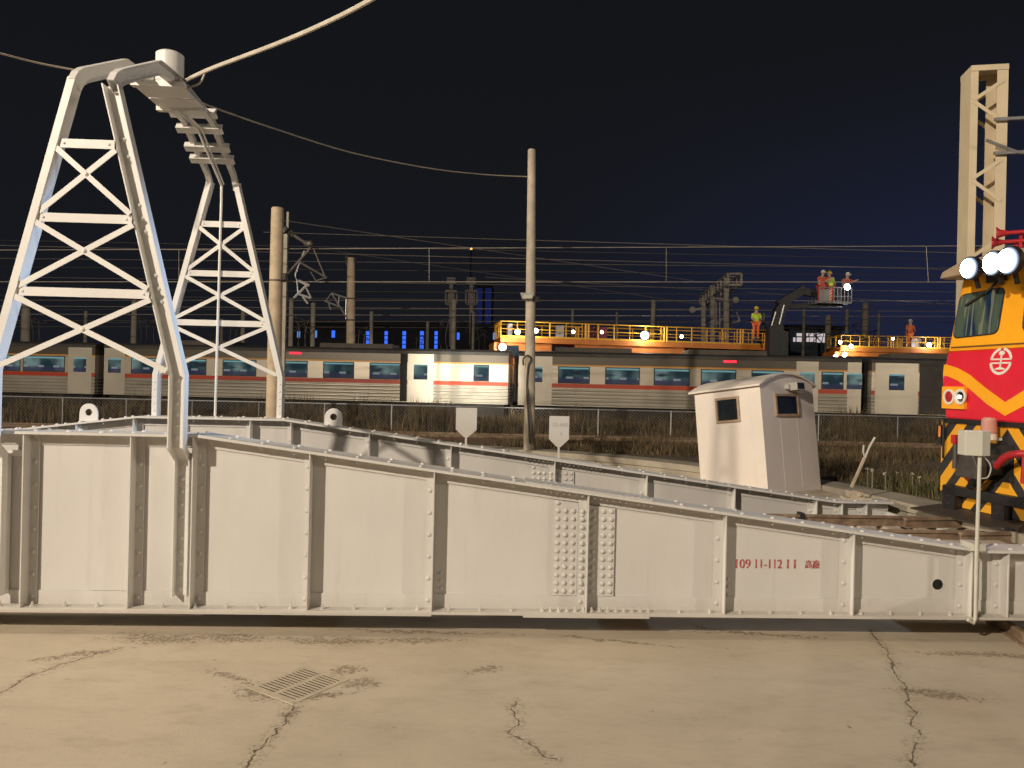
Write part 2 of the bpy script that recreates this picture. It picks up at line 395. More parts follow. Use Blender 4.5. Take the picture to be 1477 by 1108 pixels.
col = n.mix(n.math('MULTIPLY', spots2, .6), col, (.22, .175, .125))
col = n.mix(n.math('MULTIPLY', n.ss(n.noise(tc, 5, 8, .8, (1, 2.5, 1)), .5, .72), .35), col, (.30, .24, .17))
col = n.mix(n.math('MULTIPLY', n.ss(n.noise(tc, 90, 4, .8), .52, .75), .35), col, (.62, .55, .44))
col = n.mix(n.math('MULTIPLY', spots, .8), col, (.15, .115, .08))
col = n.mix(n.math('MULTIPLY', pm2, .72), col, (.175, .13, .085))
col = n.mix(n.math('MULTIPLY', crkw, .7), col, (.20, .15, .10))
col = n.mix(n.math('MULTIPLY', crk, .85), col, (.085, .062, .042))
b = n.n('ShaderNodeBsdfPrincipled'); n.l(col, b.inputs['Base Color']); b.inputs['Roughness'].default_value = .82
hgt = n.math('SUBTRACT', n.math('ADD', n.math('MULTIPLY', fine, .25), n.math('MULTIPLY', big2, .8)), n.math('MULTIPLY', n.math('MAXIMUM', crk, n.math('MULTIPLY', pm2, .35)), 1.0))
bp = n.n('ShaderNodeBump'); bp.inputs['Strength'].default_value = .45; bp.inputs['Distance'].default_value = .02; n.l(hgt, bp.inputs['Height']); n.l(bp.outputs[0], b.inputs['Normal'])
o = n.n('ShaderNodeOutputMaterial'); n.l(b.outputs[0], o.inputs[0])

mb = MB(); NS = 128
ring = [(BC.x+PR*1.02*math.cos(2*math.pi*k/NS), BC.y+PR*1.02*math.sin(2*math.pi*k/NS), 0) for k in range(NS)]
mb.add(ring, [tuple(range(NS))])
o = mb.build('pit_floor', fl); o['kind'] = 'structure'; o['label'] = 'cracked dusty concrete floor of the turntable pit'

gm, n = newmat('yard_soil')
tc = n.n('ShaderNodeTexCoord').outputs['Object']
f = n.noise(tc, .5, 6, .65); f2 = n.noise(tc, 8, 6, .75)
col = n.mix(n.ss(f, .35, .65), (.085, .06, .04), (.16, .12, .08)); col = n.mix(n.math('MULTIPLY', n.ss(f2, .45, .7), .6), col, (.045, .032, .022))
b = n.n('ShaderNodeBsdfPrincipled'); n.l(col, b.inputs['Base Color']); b.inputs['Roughness'].default_value = .95
bp = n.n('ShaderNodeBump'); bp.inputs['Strength'].default_value = .8; bp.inputs['Distance'].default_value = .06; n.l(f2, bp.inputs['Height']); n.l(bp.outputs[0], b.inputs['Normal'])
o = n.n('ShaderNodeOutputMaterial'); n.l(b.outputs[0], o.inputs[0])
mb = MB(); rads = [PR+.7, 14.5, 18, 25, 40, 80, 200, 900]
vs = []; fs = []
for r_ in rads:
    for k in range(NS):
        t = 2*math.pi*k/NS; vs.append((BC.x+r_*math.cos(t), BC.y+r_*math.sin(t), RIM-.03))
for i in range(len(rads)-1):
    for k in range(NS):
        k2 = (k+1) % NS; fs.append((i*NS+k, i*NS+k2, (i+1)*NS+k2, (i+1)*NS+k))
mb.add(vs, fs); o = mb.build('ground', gm); o['kind'] = 'structure'; o['label'] = 'dark brown soil of the railway yard around the pit'

# pit wall with its coping
mb = MB(); prof = [(PR, -.1), (PR, RIM-.16), (PR-.05, RIM-.15), (PR-.05, RIM), (PR+.72, RIM), (PR+.72, RIM-.3)]
vs = []; fs = []
for (r_, z) in prof:
    for k in range(NS):
        t = 2*math.pi*k/NS; vs.append((r_*math.cos(t), r_*math.sin(t), z))
for i in range(len(prof)-1):
    for k in range(NS):
        k2 = (k+1) % NS; fs.append((i*NS+k, i*NS+k2, (i+1)*NS+k2, (i+1)*NS+k))
mb.add(vs, fs); o = mb.build('pit_wall', coping, loc=BC)
tag(o, 'round concrete pit wall with flat coping behind the grey girders', 'wall')

# ring rail in the pit
mb = MB(); 
for (r0, r1, z0, z1) in ((11.27, 11.39, .0, .03), (11.315, 11.345, .03, .12), (11.295, 11.365, .12, .16)):
    vs = []; fs = []
    for k in range(NS):
        t = 2*math.pi*k/NS
        for (rr, zz) in ((r0, z0), (r1, z0), (r1, z1), (r0, z1)): vs.append((rr*math.cos(t), rr*math.sin(t), zz))
    for k in range(NS):
        k2 = (k+1) % NS
        for j in range(4): fs.append((k*4+j, k*4+(j+1) % 4, k2*4+(j+1) % 4, k2*4+j))
    mb.add(vs, fs)
o = mb.build('circular_rail', rust, loc=BC); tag(o, 'rusty circular rail laid on the pit floor under the girder end', 'rail')

# drain grate
p0, p1, p2, p3 = G(368, 992, 0), G(440, 961, 0), G(500, 982, 0), G(418, 1014, 0)
c = (p0+p1+p2+p3)/4; ex = ((p1+p2)-(p0+p3)); ang = math.atan2(ex.y, ex.x)
gr = thing('drain_grate', 'slotted drain grate set in the cracked concrete pit floor', 'drain grate', (c.x, c.y, 0), ang)
L2, W2 = .30*1.08, .24*1.08
e2 = Vector(((p1-p0).length, 0)); L2 = ((p1-p0).length+(p2-p3).length)/4; W2 = ((p3-p0).length+(p2-p1).length)/4
mb = MB(); mb.box((-L2-.03, -W2-.03, -.01), (-L2+.04, W2+.03, .005)); mb.box((L2-.04, -W2-.03, -.01), (L2+.03, W2+.03, .005))
for y in (-W2, W2, 0): mb.box((-L2+.04, y-.03, -.01), (L2-.04, y+.03, .005))
mb.build('frame', grate_m, gr, bevel=.003)
mb = MB(); ns = 13; stp = (2*L2-.08)/ns
for i in range(ns+1):
    x = -L2+.04+i*stp
    mb.box((x-stp*.3, -W2+.03, -.01), (x+stp*.3, -.03, .0045)); mb.box((x-stp*.3, .03, -.01), (x+stp*.3, W2-.03, .0045))
mb.build('bars', grate_m, gr)
mb = MB(); mb.box((-L2-.02, -W2-.02, -.008), (L2+.02, W2+.02, .0022)); mb.build('sump', hole_m, gr)

# ------------------------------------------------------------------ turntable bridge
bridge = thing('turntable_bridge', 'long cream grey riveted plate girder turntable bridge across the concrete pit', 'turntable', BC, PHI)
cph, sph = math.cos(PHI), math.sin(PHI)
def BL(px, py, yl):           # pixel -> local (x, z) on the bridge plane local y = yl
    d = ray(px, py); nrm = Vector((-sph, cph, 0)); o_ = Vector((0, 0, CAMZ))
    t = (yl-(o_-BC).dot(nrm))/d.dot(nrm); p = o_+d*t-BC
    return p.dot(Vector((cph, sph, 0))), p.z
ZB, ZT, ZE, FA, FE, GL = .275, 2.33, 1.116, 1.2, 10.6, 11.6
def zt(x):
    x = abs(x)
    if x <= FA: return ZT
    if x >= FE: return ZE
    return ZT+(ZE-ZT)*(x-FA)/(FE-FA)
def prof_top(off=0): return [(-GL, ZE+off), (-FE, ZE+off), (-FA, ZT+off), (FA, ZT+off), (FE, ZE+off), (GL, ZE+off)]
XZ = lambda a, b, e: (a, e, b)
def make_girder(yc, label, stiffs, spl, bolts):
    mb = MB(); poly = [(-GL, ZB+.02), (GL, ZB+.02)]+prof_top(-.02)[::-1]
    mb.prism(poly, yc-.011, yc+.011)
    for sg in (-1, 1):
        y0, y1 = yc+sg*.011, yc+sg*.029
        mb.box((-GL, y0, ZB+.03), (GL, y1, ZB+.19))
        mb.slab(prof_top(-.03), 0, -.13, y0, y1, XZ)
    g = mb.build('girder', paint, bridge); g['label'] = label
    fl_ = MB(); fl_.slab(prof_top(), 0, -.032, yc-.21, yc+.21, XZ)
    x = -GL+.2
    nn = 0
    while x < GL:
        s_ = .075 if abs(x-spl) < .75 else .37
        for yy in (-.13, .13):
            z = zt(x); fl_.dome((x, yc+yy, z), (0, 0, 1), .028, .022, 7)
            if yy < 0: fl_.tube([(x, yc+yy, z-.03), (x, yc+yy, z-.075)], .016, 6)
        x += s_
    a0, a1 = spl-.75, spl+.75
    fl_.slab([(a0, zt(a0)+.002), (a1, zt(a1)+.002)], 0, .014, yc-.205, yc+.205, XZ)
    fl_.build('top_flange', paint, g, smooth=False)
    fb = MB(); fb.box((-GL, yc-.21, ZB), (GL, yc+.21, ZB+.03))
    fb.box((-7.2, yc-.205, ZB-.02), (BL(622, 884, yc-.2)[0], yc+.205, ZB-.0005)); fb.box((spl-.75, yc-.213, ZB-.022), (spl+.75, yc+.213, ZB-.0005))
    x = -GL+.2
    while x < GL:
        s_ = .098 if abs(x-spl) < .75 else .37
        for yy in (-.13,):
            fb.tube([(x, yc+yy, ZB+.03), (x, yc+yy, ZB+.052)], .026, 6); fb.tube([(x, yc+yy, ZB+.052), (x, yc+yy, ZB+.085)], .013, 6)
        x += s_
    fb.build('bottom_flange', paint, g)
    for (x, side, out) in stiffs:
        mb = MB(); z0, z1 = ZB+.031, zt(x)-.034-.002
        for sgn in (-1, 1):
            yw = yc+sgn*.0295
            z1a = min(z1, zt(x+side*.1)-.034)
            mb.prism([(x-.007, z0), (x+.007, z0), (x+.007, zt(x+.007)-.034), (x-.007, zt(x-.007)-.034)], yw, yw+sgn*out)
            xa, xb = sorted((x+side*.007, x+side*.10))
            mb.prism([(xa, z0), (xb, z0), (xb, zt(xb)-.036), (xa, zt(xa)-.036)], yw-sgn*.0005, yw+sgn*.014)
            if sgn < 0:
                k = 0; z = z0+.09
                while z < z1a-.08:
                    mb.dome((x+side*.055, yw-.014, z), (0, -1, 0), .027, .02, 8); z += .262
        mb.build('stiffener', paint, g)
    return g
n_st = [(BL(-95, 750, -2.3)[0], 1), (BL(38, 750, -2.3)[0], 1), (BL(191, 750, -2.3)[0], 1), (BL(280, 750, -2.3)[0], 1), (BL(447, 760, -2.3)[0], -1), (BL(625, 770, -2.3)[0], -1),
        (BL(846, 790, -2.3)[0], -1), (BL(1043, 805, -2.3)[0], -1), (BL(1226, 825, -2.3)[0], -1), (BL(1395, 835, -2.3)[0], -1), (BL(1447, 840, -2.3)[0], -1)]
n_st = [(x, s_, .165) for x, s_ in n_st]
splN = BL(846, 790, -2.3)[0]
gN = make_girder(-2.2, 'near girder, lettered in red and closest to the camera', n_st, splN, 0)
f_st = []
for px in (-80, 25, 110, 192, 258, 360, 419, 532, 650, 800, 933, 1060, 1178, 1215, 1250):
    f_st.append((BL(px, 680, 1.47)[0], -1 if px > 300 else 1, .165))
splF = BL(800, 680, 1.47)[0]
gF = make_girder(1.62, 'far girder behind the rails, carrying two blank pointed plates', f_st, splF, 0)
# splice plates with their rivet fields
def splice(g, yc, x, cols, rows, dz, zlo, wL, wR):
    mb = MB(); y0 = yc-.0292
    zt_l = zt(x-wL)-.13; zt_r = zt(x+wR)-.13
    mb.prism([(x-wL, zlo), (x-.103, zlo), (x-.103, zt(x-.1)-.17), (x-wL, zt_l-.045)], y0, y0-.013)
    mb.prism([(x+.01, zlo), (x+wR, zlo), (x+wR, zt_r-.04), (x+.01, zt(x)-.175)], y0, y0-.013)
    for c_ in cols:
        for r_ in range(rows):
            z = zlo+.055+r_*dz
            if z < zt(x+c_)-.19: mb.dome((x+c_, y0-.013-(.0148 if -.103 < c_ < 0 else 0), z), (0, -1, 0), .031, .024, 10)
    mb.build('splice_plate', paint, g, smooth=True)
splice(gN, -2.2, splN, (-.35, -.255, -.16, -.055, .085, .205, .30), 14, .0965, ZB+.195, .40, .345)
splice(gF, 1.62, splF, (-.35, -.255, -.16, -.055, .085, .205, .30), 14, .0965, ZB+.195, .40, .345)
# long butt strip left of centre on the near web
xs = BL(134, 750, -2.23)[0]
mb = MB(); mb.box((xs, -2.2295-.010, ZB+.195), (BL(190, 750, -2.23)[0]-.02, -2.2295, ZT-.175)); mb.build('web_plate', paint, gN)
# spare holes with bolts beside two stiffeners
mb = MB()
for px, py in ((636, 826), (636, 837), (636, 848), (1050, 835), (1050, 846), (1050, 857)):
    x, z = BL(px, py, -2.21); mb.dome((x, -2.211, z), (0, -1, 0), .024, .02, 8)
mb.build('bolt_row', paint, gN)
x, z = BL(1352, 843, -2.21); mb = MB(); mb.lathe([(.066, 0), (.066, .003), (.0, .003)], (x, -2.2115, z), (0, -1, 0), 24); mb.build('web_hole', hole_m, gN)
mb = MB(); mb.lathe([(.066, 0), (.085, 0), (.085, .006), (.066, .006)], (x, -2.2112, z), (0, -1, 0), 24, 0, False); mb.build('hole_rim', paint, gN)
# date lettering
for body, pxa, pxb, py, hpx in (('109', 1061, 1082, 819.5, 13), ('11-112', 1089.5, 1127.5, 819.5, 13), ('11', 1135, 1147, 820, 13), ('高廠', 1161, 1182, 819, 11.5)):
    x, z = BL(pxa, py, -2.213); x2, _ = BL(pxb, py, -2.213)
    o = textmesh('stencil_lettering', body, .155, stencil, gN, Matrix.Translation((x, -2.2125, z)) @ Matrix.Rotation(R(90), 4, 'X') @ Matrix.Diagonal((1, 1, 1, 1)))
    w = max(v.co.x for v in o.data.vertices)-min(v.co.x for v in o.data.vertices); x0_ = min(v.co.x for v in o.data.vertices)
    hh = max(v.co.y for v in o.data.vertices); k = (x2-x)/w; kz = (hpx*9.1/1090)/hh
    for v in o.data.vertices: v.co.x = (v.co.x-x0_)*k; v.co.y *= kz
    if pxb-pxa < 22 or '-' in body:
        import bmesh
        bm = bmesh.new(); bm.from_mesh(o.data); me2 = o.data.copy()
        for v in me2.vertices: v.co.x += .007; v.co.z += .0004
        bm.from_mesh(me2); bm.to_mesh(o.data); bm.free(); bpy.data.meshes.remove(me2)
# lifting eyes on the far girder
for px in (128, 481):
    x, _ = BL(px, 600, 1.55); mb = MB(); ns = 20; ro, ri = .145, .058; zc = zt(x)+.15
    prof2 = []
    vs = []; fs = []
    out = []
    for k in range(ns):
        t = 2*math.pi*k/ns+math.pi/2; ox, oz = ro*math.cos(t), ro*math.sin(t)
        if oz < -.02: ox = math.copysign(ro*1.02, ox) if abs(ox) > .03 else ox; oz = -.15 if oz < -.05 else oz
        out.append((ox, oz)); 
    for k in range(ns):
        t = 2*math.pi*k/ns+math.pi/2
        for (a, b_) in (out[k], (ri*math.cos(t), ri*math.sin(t))):
            for yy in (1.54, 1.57): vs.append((x+a, yy, zc+b_))
    for k in range(ns):
        k2 = (k+1) % ns; A = [k*4+j for j in range(4)]; B_ = [k2*4+j for j in range(4)]
        fs += [(A[0], B_[0], B_[2], A[2]), (A[1], A[3], B_[3], B_[1]), (A[0], A[1], B_[1], B_[0]), (A[2], B_[2], B_[3], A[3])]
    mb.add(vs, fs); mb.build('lifting_eye', paint2, gF)
# rails, stringers, cross beams on the bridge deck
RT = 1.09-.0
def rail(mb, y, x0, x1, zt_, mi=0):
    mb.box((x0, y-.063, zt_-.15), (x1, y+.063, zt_-.135), mi); mb.box((x0, y-.009, zt_-.135), (x1, y+.009, zt_-.038), mi)
    mb.prism([(y-.035, zt_-.038), (y+.035, zt_-.038), (y+.034, zt_-.004), (y+.025, zt_), (y-.025, zt_), (y-.034, zt_-.004)], x0, x1, 'x', mi)
for y in (-.97, .17):
    mb = MB(); rail(mb, y, -11.5, 11.5, RT); mb.build('rail', rust, bridge)
    mb = MB(); mb.box((-11.5, y-.12, .55), (11.5, y+.12, RT-.15-.06)); 
    for i in range(-30, 31):
        for s_ in (-.095, .095): mb.dome((i*.37, y+s_, RT-.209), (0, 0, 1), .03, .03, 6)
    mb.build('stringer', decksteel, bridge)
mb = MB()
for i in range(-28, 29):
    mb.box((i*.4-.1, -1.35, RT-.208), (i*.4+.1, .55, RT-.151))
mb.build('tie_plates', decksteel, bridge)['kind'] = 'stuff'
mb = MB()
for x in (-10.5, -7, -3.5, 0, 3.5, 7, 10.4): mb.box((x-.12, -2.17, .45), (x+.12, 1.59, .72))
mb.build('cross_beams', decksteel, bridge)
# end platform near the post: flat end plates
for ya_, yb_ in ((-1.95, -1.3),):
    mb = MB(); mb.box((10.35, ya_, .95), (11.55, yb_, 1.02)); mb.build('end_plate', decksteel, bridge)
mb = MB(); mb.box((11.5, -2.17, .5), (11.56, 1.59, .94)); mb.build('end_beam', paint, bridge)
# rail joint clamps
mb = MB()
for px, py in ((1388, 755), (1155, 745)):
    x, _ = BL(px, py, .17); mb.box((x-.03, .09, RT-.14), (x+.03, .25, RT+.03)); mb.box((x-.25, -.6, RT-.15), (x+.2, -.45, RT-.1))
x, _ = BL(1455, 775, -.97); mb.box((x-.02, -1.06, RT-.14), (x+.02, -.9, RT+.04))
mb.build('rail_clamps', black, bridge)

# ------------------------------------------------------------------ cable gantry over the bridge
gant = thing('cable_gantry', 'white lattice steel gantry arching over the bridge with drum on top', 'gantry', BC, PHI)
def leg(parent, sx, y_low, y_up, drop, far):
    # sx: +1 right leg (open to +x), -1 left leg
    pts = []; e0 = []; e1 = []
    if not far:
        for (x, z, y) in ((1.0, .43, y_low), (1.0, 2.02, y_low), (1.0, 2.18, y_up), (1.0, 3.02, y_up), (.175, 6.32, y_up)): pts.append((sx*x, z)); e0.append(y-.088); e1.append(y+.088)
    else:
        for (x, z, y) in ((1.0, .9, y_up), (1.0, 3.02, y_up), (.175, 6.32, y_up)): pts.append((sx*x, z)); e0.append(y-.088); e1.append(y+.088)
    mb = MB(); o_ = -1 if sx > 0 else 1     # normal of an upward polyline points to -x
    fw = .085
    if sx > 0 and not far:
        mb.slab(pts, -.09, .09, [e-.012 for e in e1], e1, XZ)
        for oo in ((-.09, -.076), (.076, .09)): mb.slab(pts, oo[0], oo[1], [e+.05 for e in e0], [e-.012 for e in e1], XZ)
        for (za, zb, k) in ((.5, 1.1, 5), (1.35, 1.95, 5), (2.3, 2.95, 6), (3.85, 4.15, 3), (4.65, 4.95, 3), (5.5, 5.7, 2)):
            for i in range(k):
                z = za+(zb-za)*i/max(1, k-1); t = max(0, (z-3.02)/3.3); yy = y_up if z > 2.15 else y_low
                mb.dome((.972-.825*t, yy+.076, z), (0, -1, .1), .027, .024, 8)
        return mb.build('leg', paint2, parent)
    mb.slab(pts, 0, o_*.012, e0, e1, XZ)
    mb.slab(pts, o_*.012, o_*fw, e0, [e+.014 for e in e0], XZ)
    mb.slab(pts, o_*.012, o_*fw, [e-.014 for e in e1], e1, XZ)
    # bolts inside the channel and on the front flange
    for (za, zb, k) in ((.5, 1.2, 5), (1.35, 1.95, 5), (2.3, 2.9, 6), (3.85, 4.05, 2), (4.7, 4.9, 3), (5.55, 5.7, 2)):
        for i in range(k):
            z = za+(zb-za)*i/max(1, k-1); t = max(0, (z-3.02)/3.3); xx = sx*(1.0-.825*t)
            yy = y_up if (far or z > 2.15) else y_low
            mb.dome((xx+sx*.012, yy, z), (sx, 0, .2), .03, .025, 8)
            if z < 3: mb.dome((xx+sx*.045, yy-.088, z), (0, -1, 0), .018, .014, 6)
    return mb.build('leg', paint2, parent)
def frame(y_low, y_up, far, label):
    fr = bpy.data.objects.new('lattice_frame', None); COL.objects.link(fr); fr.parent = gant; fr['label'] = label
    for sx in (1, -1): leg(fr, sx, y_low, y_up, 0, far)
    xw = lambda z: 1.0-.825*(z-3.02)/3.3
    yf = y_up-.088
    lv = (5.6, 4.76, 3.92)
    for z in lv:
        mb = MB(); wl_ = xw(z)-.001; wr_ = wl_-(.092 if not far else 0)
        mb.box((-wl_, yf+.03, z-.05), (wr_, yf+.042, z+.05)); mb.box((-wl_, yf+.0425, z+.04), (wr_, yf+.11, z+.05))
        for s_ in (-1, 1):
            mb.dome((-wl_+.06 if s_ < 0 else wr_-.06, yf+.03, z), (0, -1, 0), .018, .014, 6)
        mb.build('crossbar', paint2, fr)
    for za, zb in ((5.54, 4.82), (4.70, 3.98), (3.86, 3.06)):
        for s_ in (-1, 1):
            mb = MB(); off = .012 if s_ > 0 else .0
            mb.bar((-s_*(xw(za)-(.09 if not far and s_ < 0 else 0)), yf+.024-off, za), (s_*(xw(zb)-(.09 if not far and s_ > 0 else 0)), yf+.024-off, zb), .011, .062, up=(0, 0, 1))
            if s_ > 0:
                t = xw(za)/(xw(za)+xw(zb)); mb.dome((-.03 if not far else 0, yf+.005, za+(zb-za)*t), (0, -1, 0), .024, .02, 8)
            mb.build('brace', paint2, fr)
    return fr
frN = frame(-2.315, -2.52, False, 'near lattice frame standing against the near girder')
frF = frame(1.79, 1.79, True, 'far lattice frame behind the far girder')
YZ = lambda a, b, e: (e, a, b)
AC = -.5
yk, ya = 1.79, .56
arc = [(-2.545, 6.27), (-2.47, 6.375), (-2.36, 6.455), (-1.34, 6.99), (AC, 7.06), (ya, 6.97), (1.63, 6.42), (1.73, 6.32), (1.79, 6.2)]
for sx in (1, -1):
    mb = MB(); e = .181*sx
    for a_, hd_ in ((arc[:5], .085), (arc[4:], .046)):
        mb.slab(a_, -hd_, hd_, e-.006, e+.006, YZ)
        for o1, o2 in ((-hd_, -hd_+.012), (hd_-.012, hd_)): mb.slab(a_, o1, o2, e+sx*.006, e+sx*.072, YZ)
    for (pa, pb) in ((arc[2], arc[3]), (arc[5], arc[6])):
        for i in range(12):
            t = .12+.72*i/11
            if i in (5, 6): continue
            y = pa[0]+(pb[0]-pa[0])*t; z = pa[1]+(pb[1]-pa[1])*t
            for dz in (-.05,): mb.dome((e+sx*.006, y, z+dz), (sx, 0, 0), .022, .02, 6)
    mb.build('arch_beam', paint2, gant)
for t in (-.12, .12, .42, .62):
    y = ya+(1.70-ya)*t; z = 6.97+(6.36-6.97)*t; d = Vector((0, 1.70-ya, -.61)).normalized(); nn = Vector((0, d.z, -d.y))
    a = Vector((0, y, z))+nn*.072
    mb = MB(); w = .35
    mb.bar(a+Vector((-w, 0, 0)), a+Vector((w, 0, 0)), .10, .035, up=nn); mb.bar(a+Vector((-w, 0, 0))-d*.055-nn*.03, a+Vector((w, 0, 0))-d*.055-nn*.03, .02, .10, up=nn)
    mb.build('cross_board', paint2, gant)
mb = MB(); mb.box((-.30, -1.02, 6.87), (.40, -.93, 6.94)); mb.box((-.34, -.12, 6.86), (.36, -.03, 6.93)); mb.box((-.30, -.9, 6.90), (.34, -.5, 6.93)); mb.box((-.30, -.46, 6.90), (.34, -.14, 6.93)); mb.build('platform', paint2, gant)
mb = MB(); mb.lathe([(.0, 7.53), (.15, 7.525), (.185, 7.50), (.185, 7.07), (.12, 7.06), (.12, 6.94), (0, 6.94)], (0, AC, 0), seg=28); mb.build('slip_ring_drum', paint2, gant, smooth=True)
mb = MB()
for a in range(3): mb.tube([(.1+.03*a, AC-.2-.05*a, 7.08), (.2, AC-.22, 7.13+.02*a), (.26, AC-.05+.05*a, 7.03), (.2, AC+.1, 6.95)], .012, 6)
mb.box((.12, AC-.3, 7.03), (.26, AC-.16, 7.09)); mb.dome((-.16, AC-.5, 6.93), (0, 0, 1), .04, .1)
mb.build('cable_clamps', plast, gant)
mb = MB(); mb.tube([(.0, AC+.4, 6.85), (0, ya, 6.84), (.01, 1.66, 6.24), (.0, 1.70, 6.0), (-.02, 1.69, 2.34)], .022, 8)
mb.tube([(.05, AC+.4, 6.85), (.06, ya, 6.83), (.05, 1.65, 6.26)], .015, 6); mb.build('conduit', paint2, gant)
# little clamp plates beside near legs on the web
mb = MB(); 
x, z = BL(258, 645, -2.23)
for sx in (1, -1):
    mb = MB(); mb.box((sx*1.0-.16, -2.262, 2.03), (sx*1.0+.18, -2.2445, 2.10)); mb.build('leg_clamp', paint2, gant)

# ------------------------------------------------------------------ feeder cables from the drum
def wire(name, pts, r, mat, label, cat, group=None, seg=6):
    mb = MB(); c0 = Vector(pts[0]); mb.tube([Vector(p)-c0 for p in pts], r, seg); o = mb.build(name, mat, None, smooth=True, loc=c0)
    return tag(o, label, cat, group)
cable_m = M('cable_sheath', (.55, .50, .42), .6, 0, .12, 4)
thin_m = M('thin_cable', (.38, .33, .27), .6, 0, .12, 4)
def bez(p, n_=24):
    out = []
    for i in range(len(p)-1):
        p0, p1, p2, p3 = p[max(i-1, 0)], p[i], p[i+1], p[min(i+2, len(p)-1)]
        for k in range(n_):
            t = k/n_; out.append(.5*((2*p1)+(p2-p0)*t+(2*p0-5*p1+4*p2-p3)*t*t+(3*p1-p0-3*p2+p3)*t**3))
    out.append(p[-1]); return out
pts = bez([W(258, 122, 10.6), W(300, 101, 10.1), (W(395, 65, 9.3)), W(470, 33, 8.5), W(545, -6, 7.7), W(700, -100, 6.0)], 8)
wire('feeder_cable', pts, .026, cable_m, 'thick pale feeder cable rising from the gantry drum to upper right', 'cable', 'cables tied to the gantry drum')
pts = bez([W(252, 128, 10.9), W(285, 122, 10.5), W(296, 104, 10.35)], 8)
wire('cable_loop', pts, .014, cable_m, 'short slack loop of cable hanging beside the gantry drum', 'cable', 'cables tied to the gantry drum')
pts = bez([W(-120, 47, 9.2), W(0, 77, 10), W(60, 92, 10.4), W(140, 107, 10.8), W(246, 128, 11.1)], 6)
wire('stay_wire', pts, .014, thin_m, 'thin wire running from the gantry drum out to the left', 'wire', 'cables tied to the gantry drum')
pts = bez([W(258, 131, 11.2), W(300, 152, 12.2), W(400, 187, 14.6), W(510, 221, 17.2), W(620, 243, 19.6), W(700, 252, 21.2), W(763, 255, 22)], 8)
wire('stay_wire', pts, .016, thin_m, 'thin sagging wire from the gantry drum to the tall round pole', 'wire', 'cables tied to the gantry drum')

# ------------------------------------------------------------------ marker plates on the far girder
for (pxl, pxr, pt, pb, tip, base, lab, txt) in ((658, 687.5, 588, 620, 631, 638, 'blank grey pointed plate on the far girder, nearer the lifting eye', None),
                                         (792.5, 820.5, 600, 634, 645, 656, 'grey pointed plate with faint figures on the far girder by the round pole', '12-460')):
    yl = 1.55; x0, z1 = BL(pxl, pt, yl); x1, z0 = BL(pxr, pb, yl); xm = (x0+x1)/2; _, zp = BL((pxl+pxr)/2, tip, yl); zg = zt(xm)
    pw = BC+Matrix.Rotation(PHI, 3, 'Z') @ Vector((xm, yl, 0))
    t = thing('marker_plate', lab, 'sign plate', (pw.x, pw.y, zg), PHI, 'pointed plates on the far girder')
    z1 -= zg; z0 -= zg; zp -= zg; hw = (x1-x0)/2
    mb = MB(); mb.prism([(-hw, z1), (-hw, z0), (-.03, zp), (.03, zp), (hw, z0), (hw, z1)], -.004, .004); mb.build('plate', paint, t)
    mb = MB(); mb.box((-.017, -.008, -.0), (.017, .008, zp+.02)); mb.box((-.06, -.05, 0), (.06, .05, .008)); mb.build('stem', paint, t)
    if txt:
        textmesh('lettering', txt, .10, greyink, t, Matrix.Translation((-.13, -.0045, z1-.18)) @ Matrix.Rotation(R(90), 4, 'X'), .001)
        textmesh('lettering', '↓', .09, greyink, t, Matrix.Translation((.0, -.0045, z1-.33)) @ Matrix.Rotation(R(90), 4, 'X'), .001)

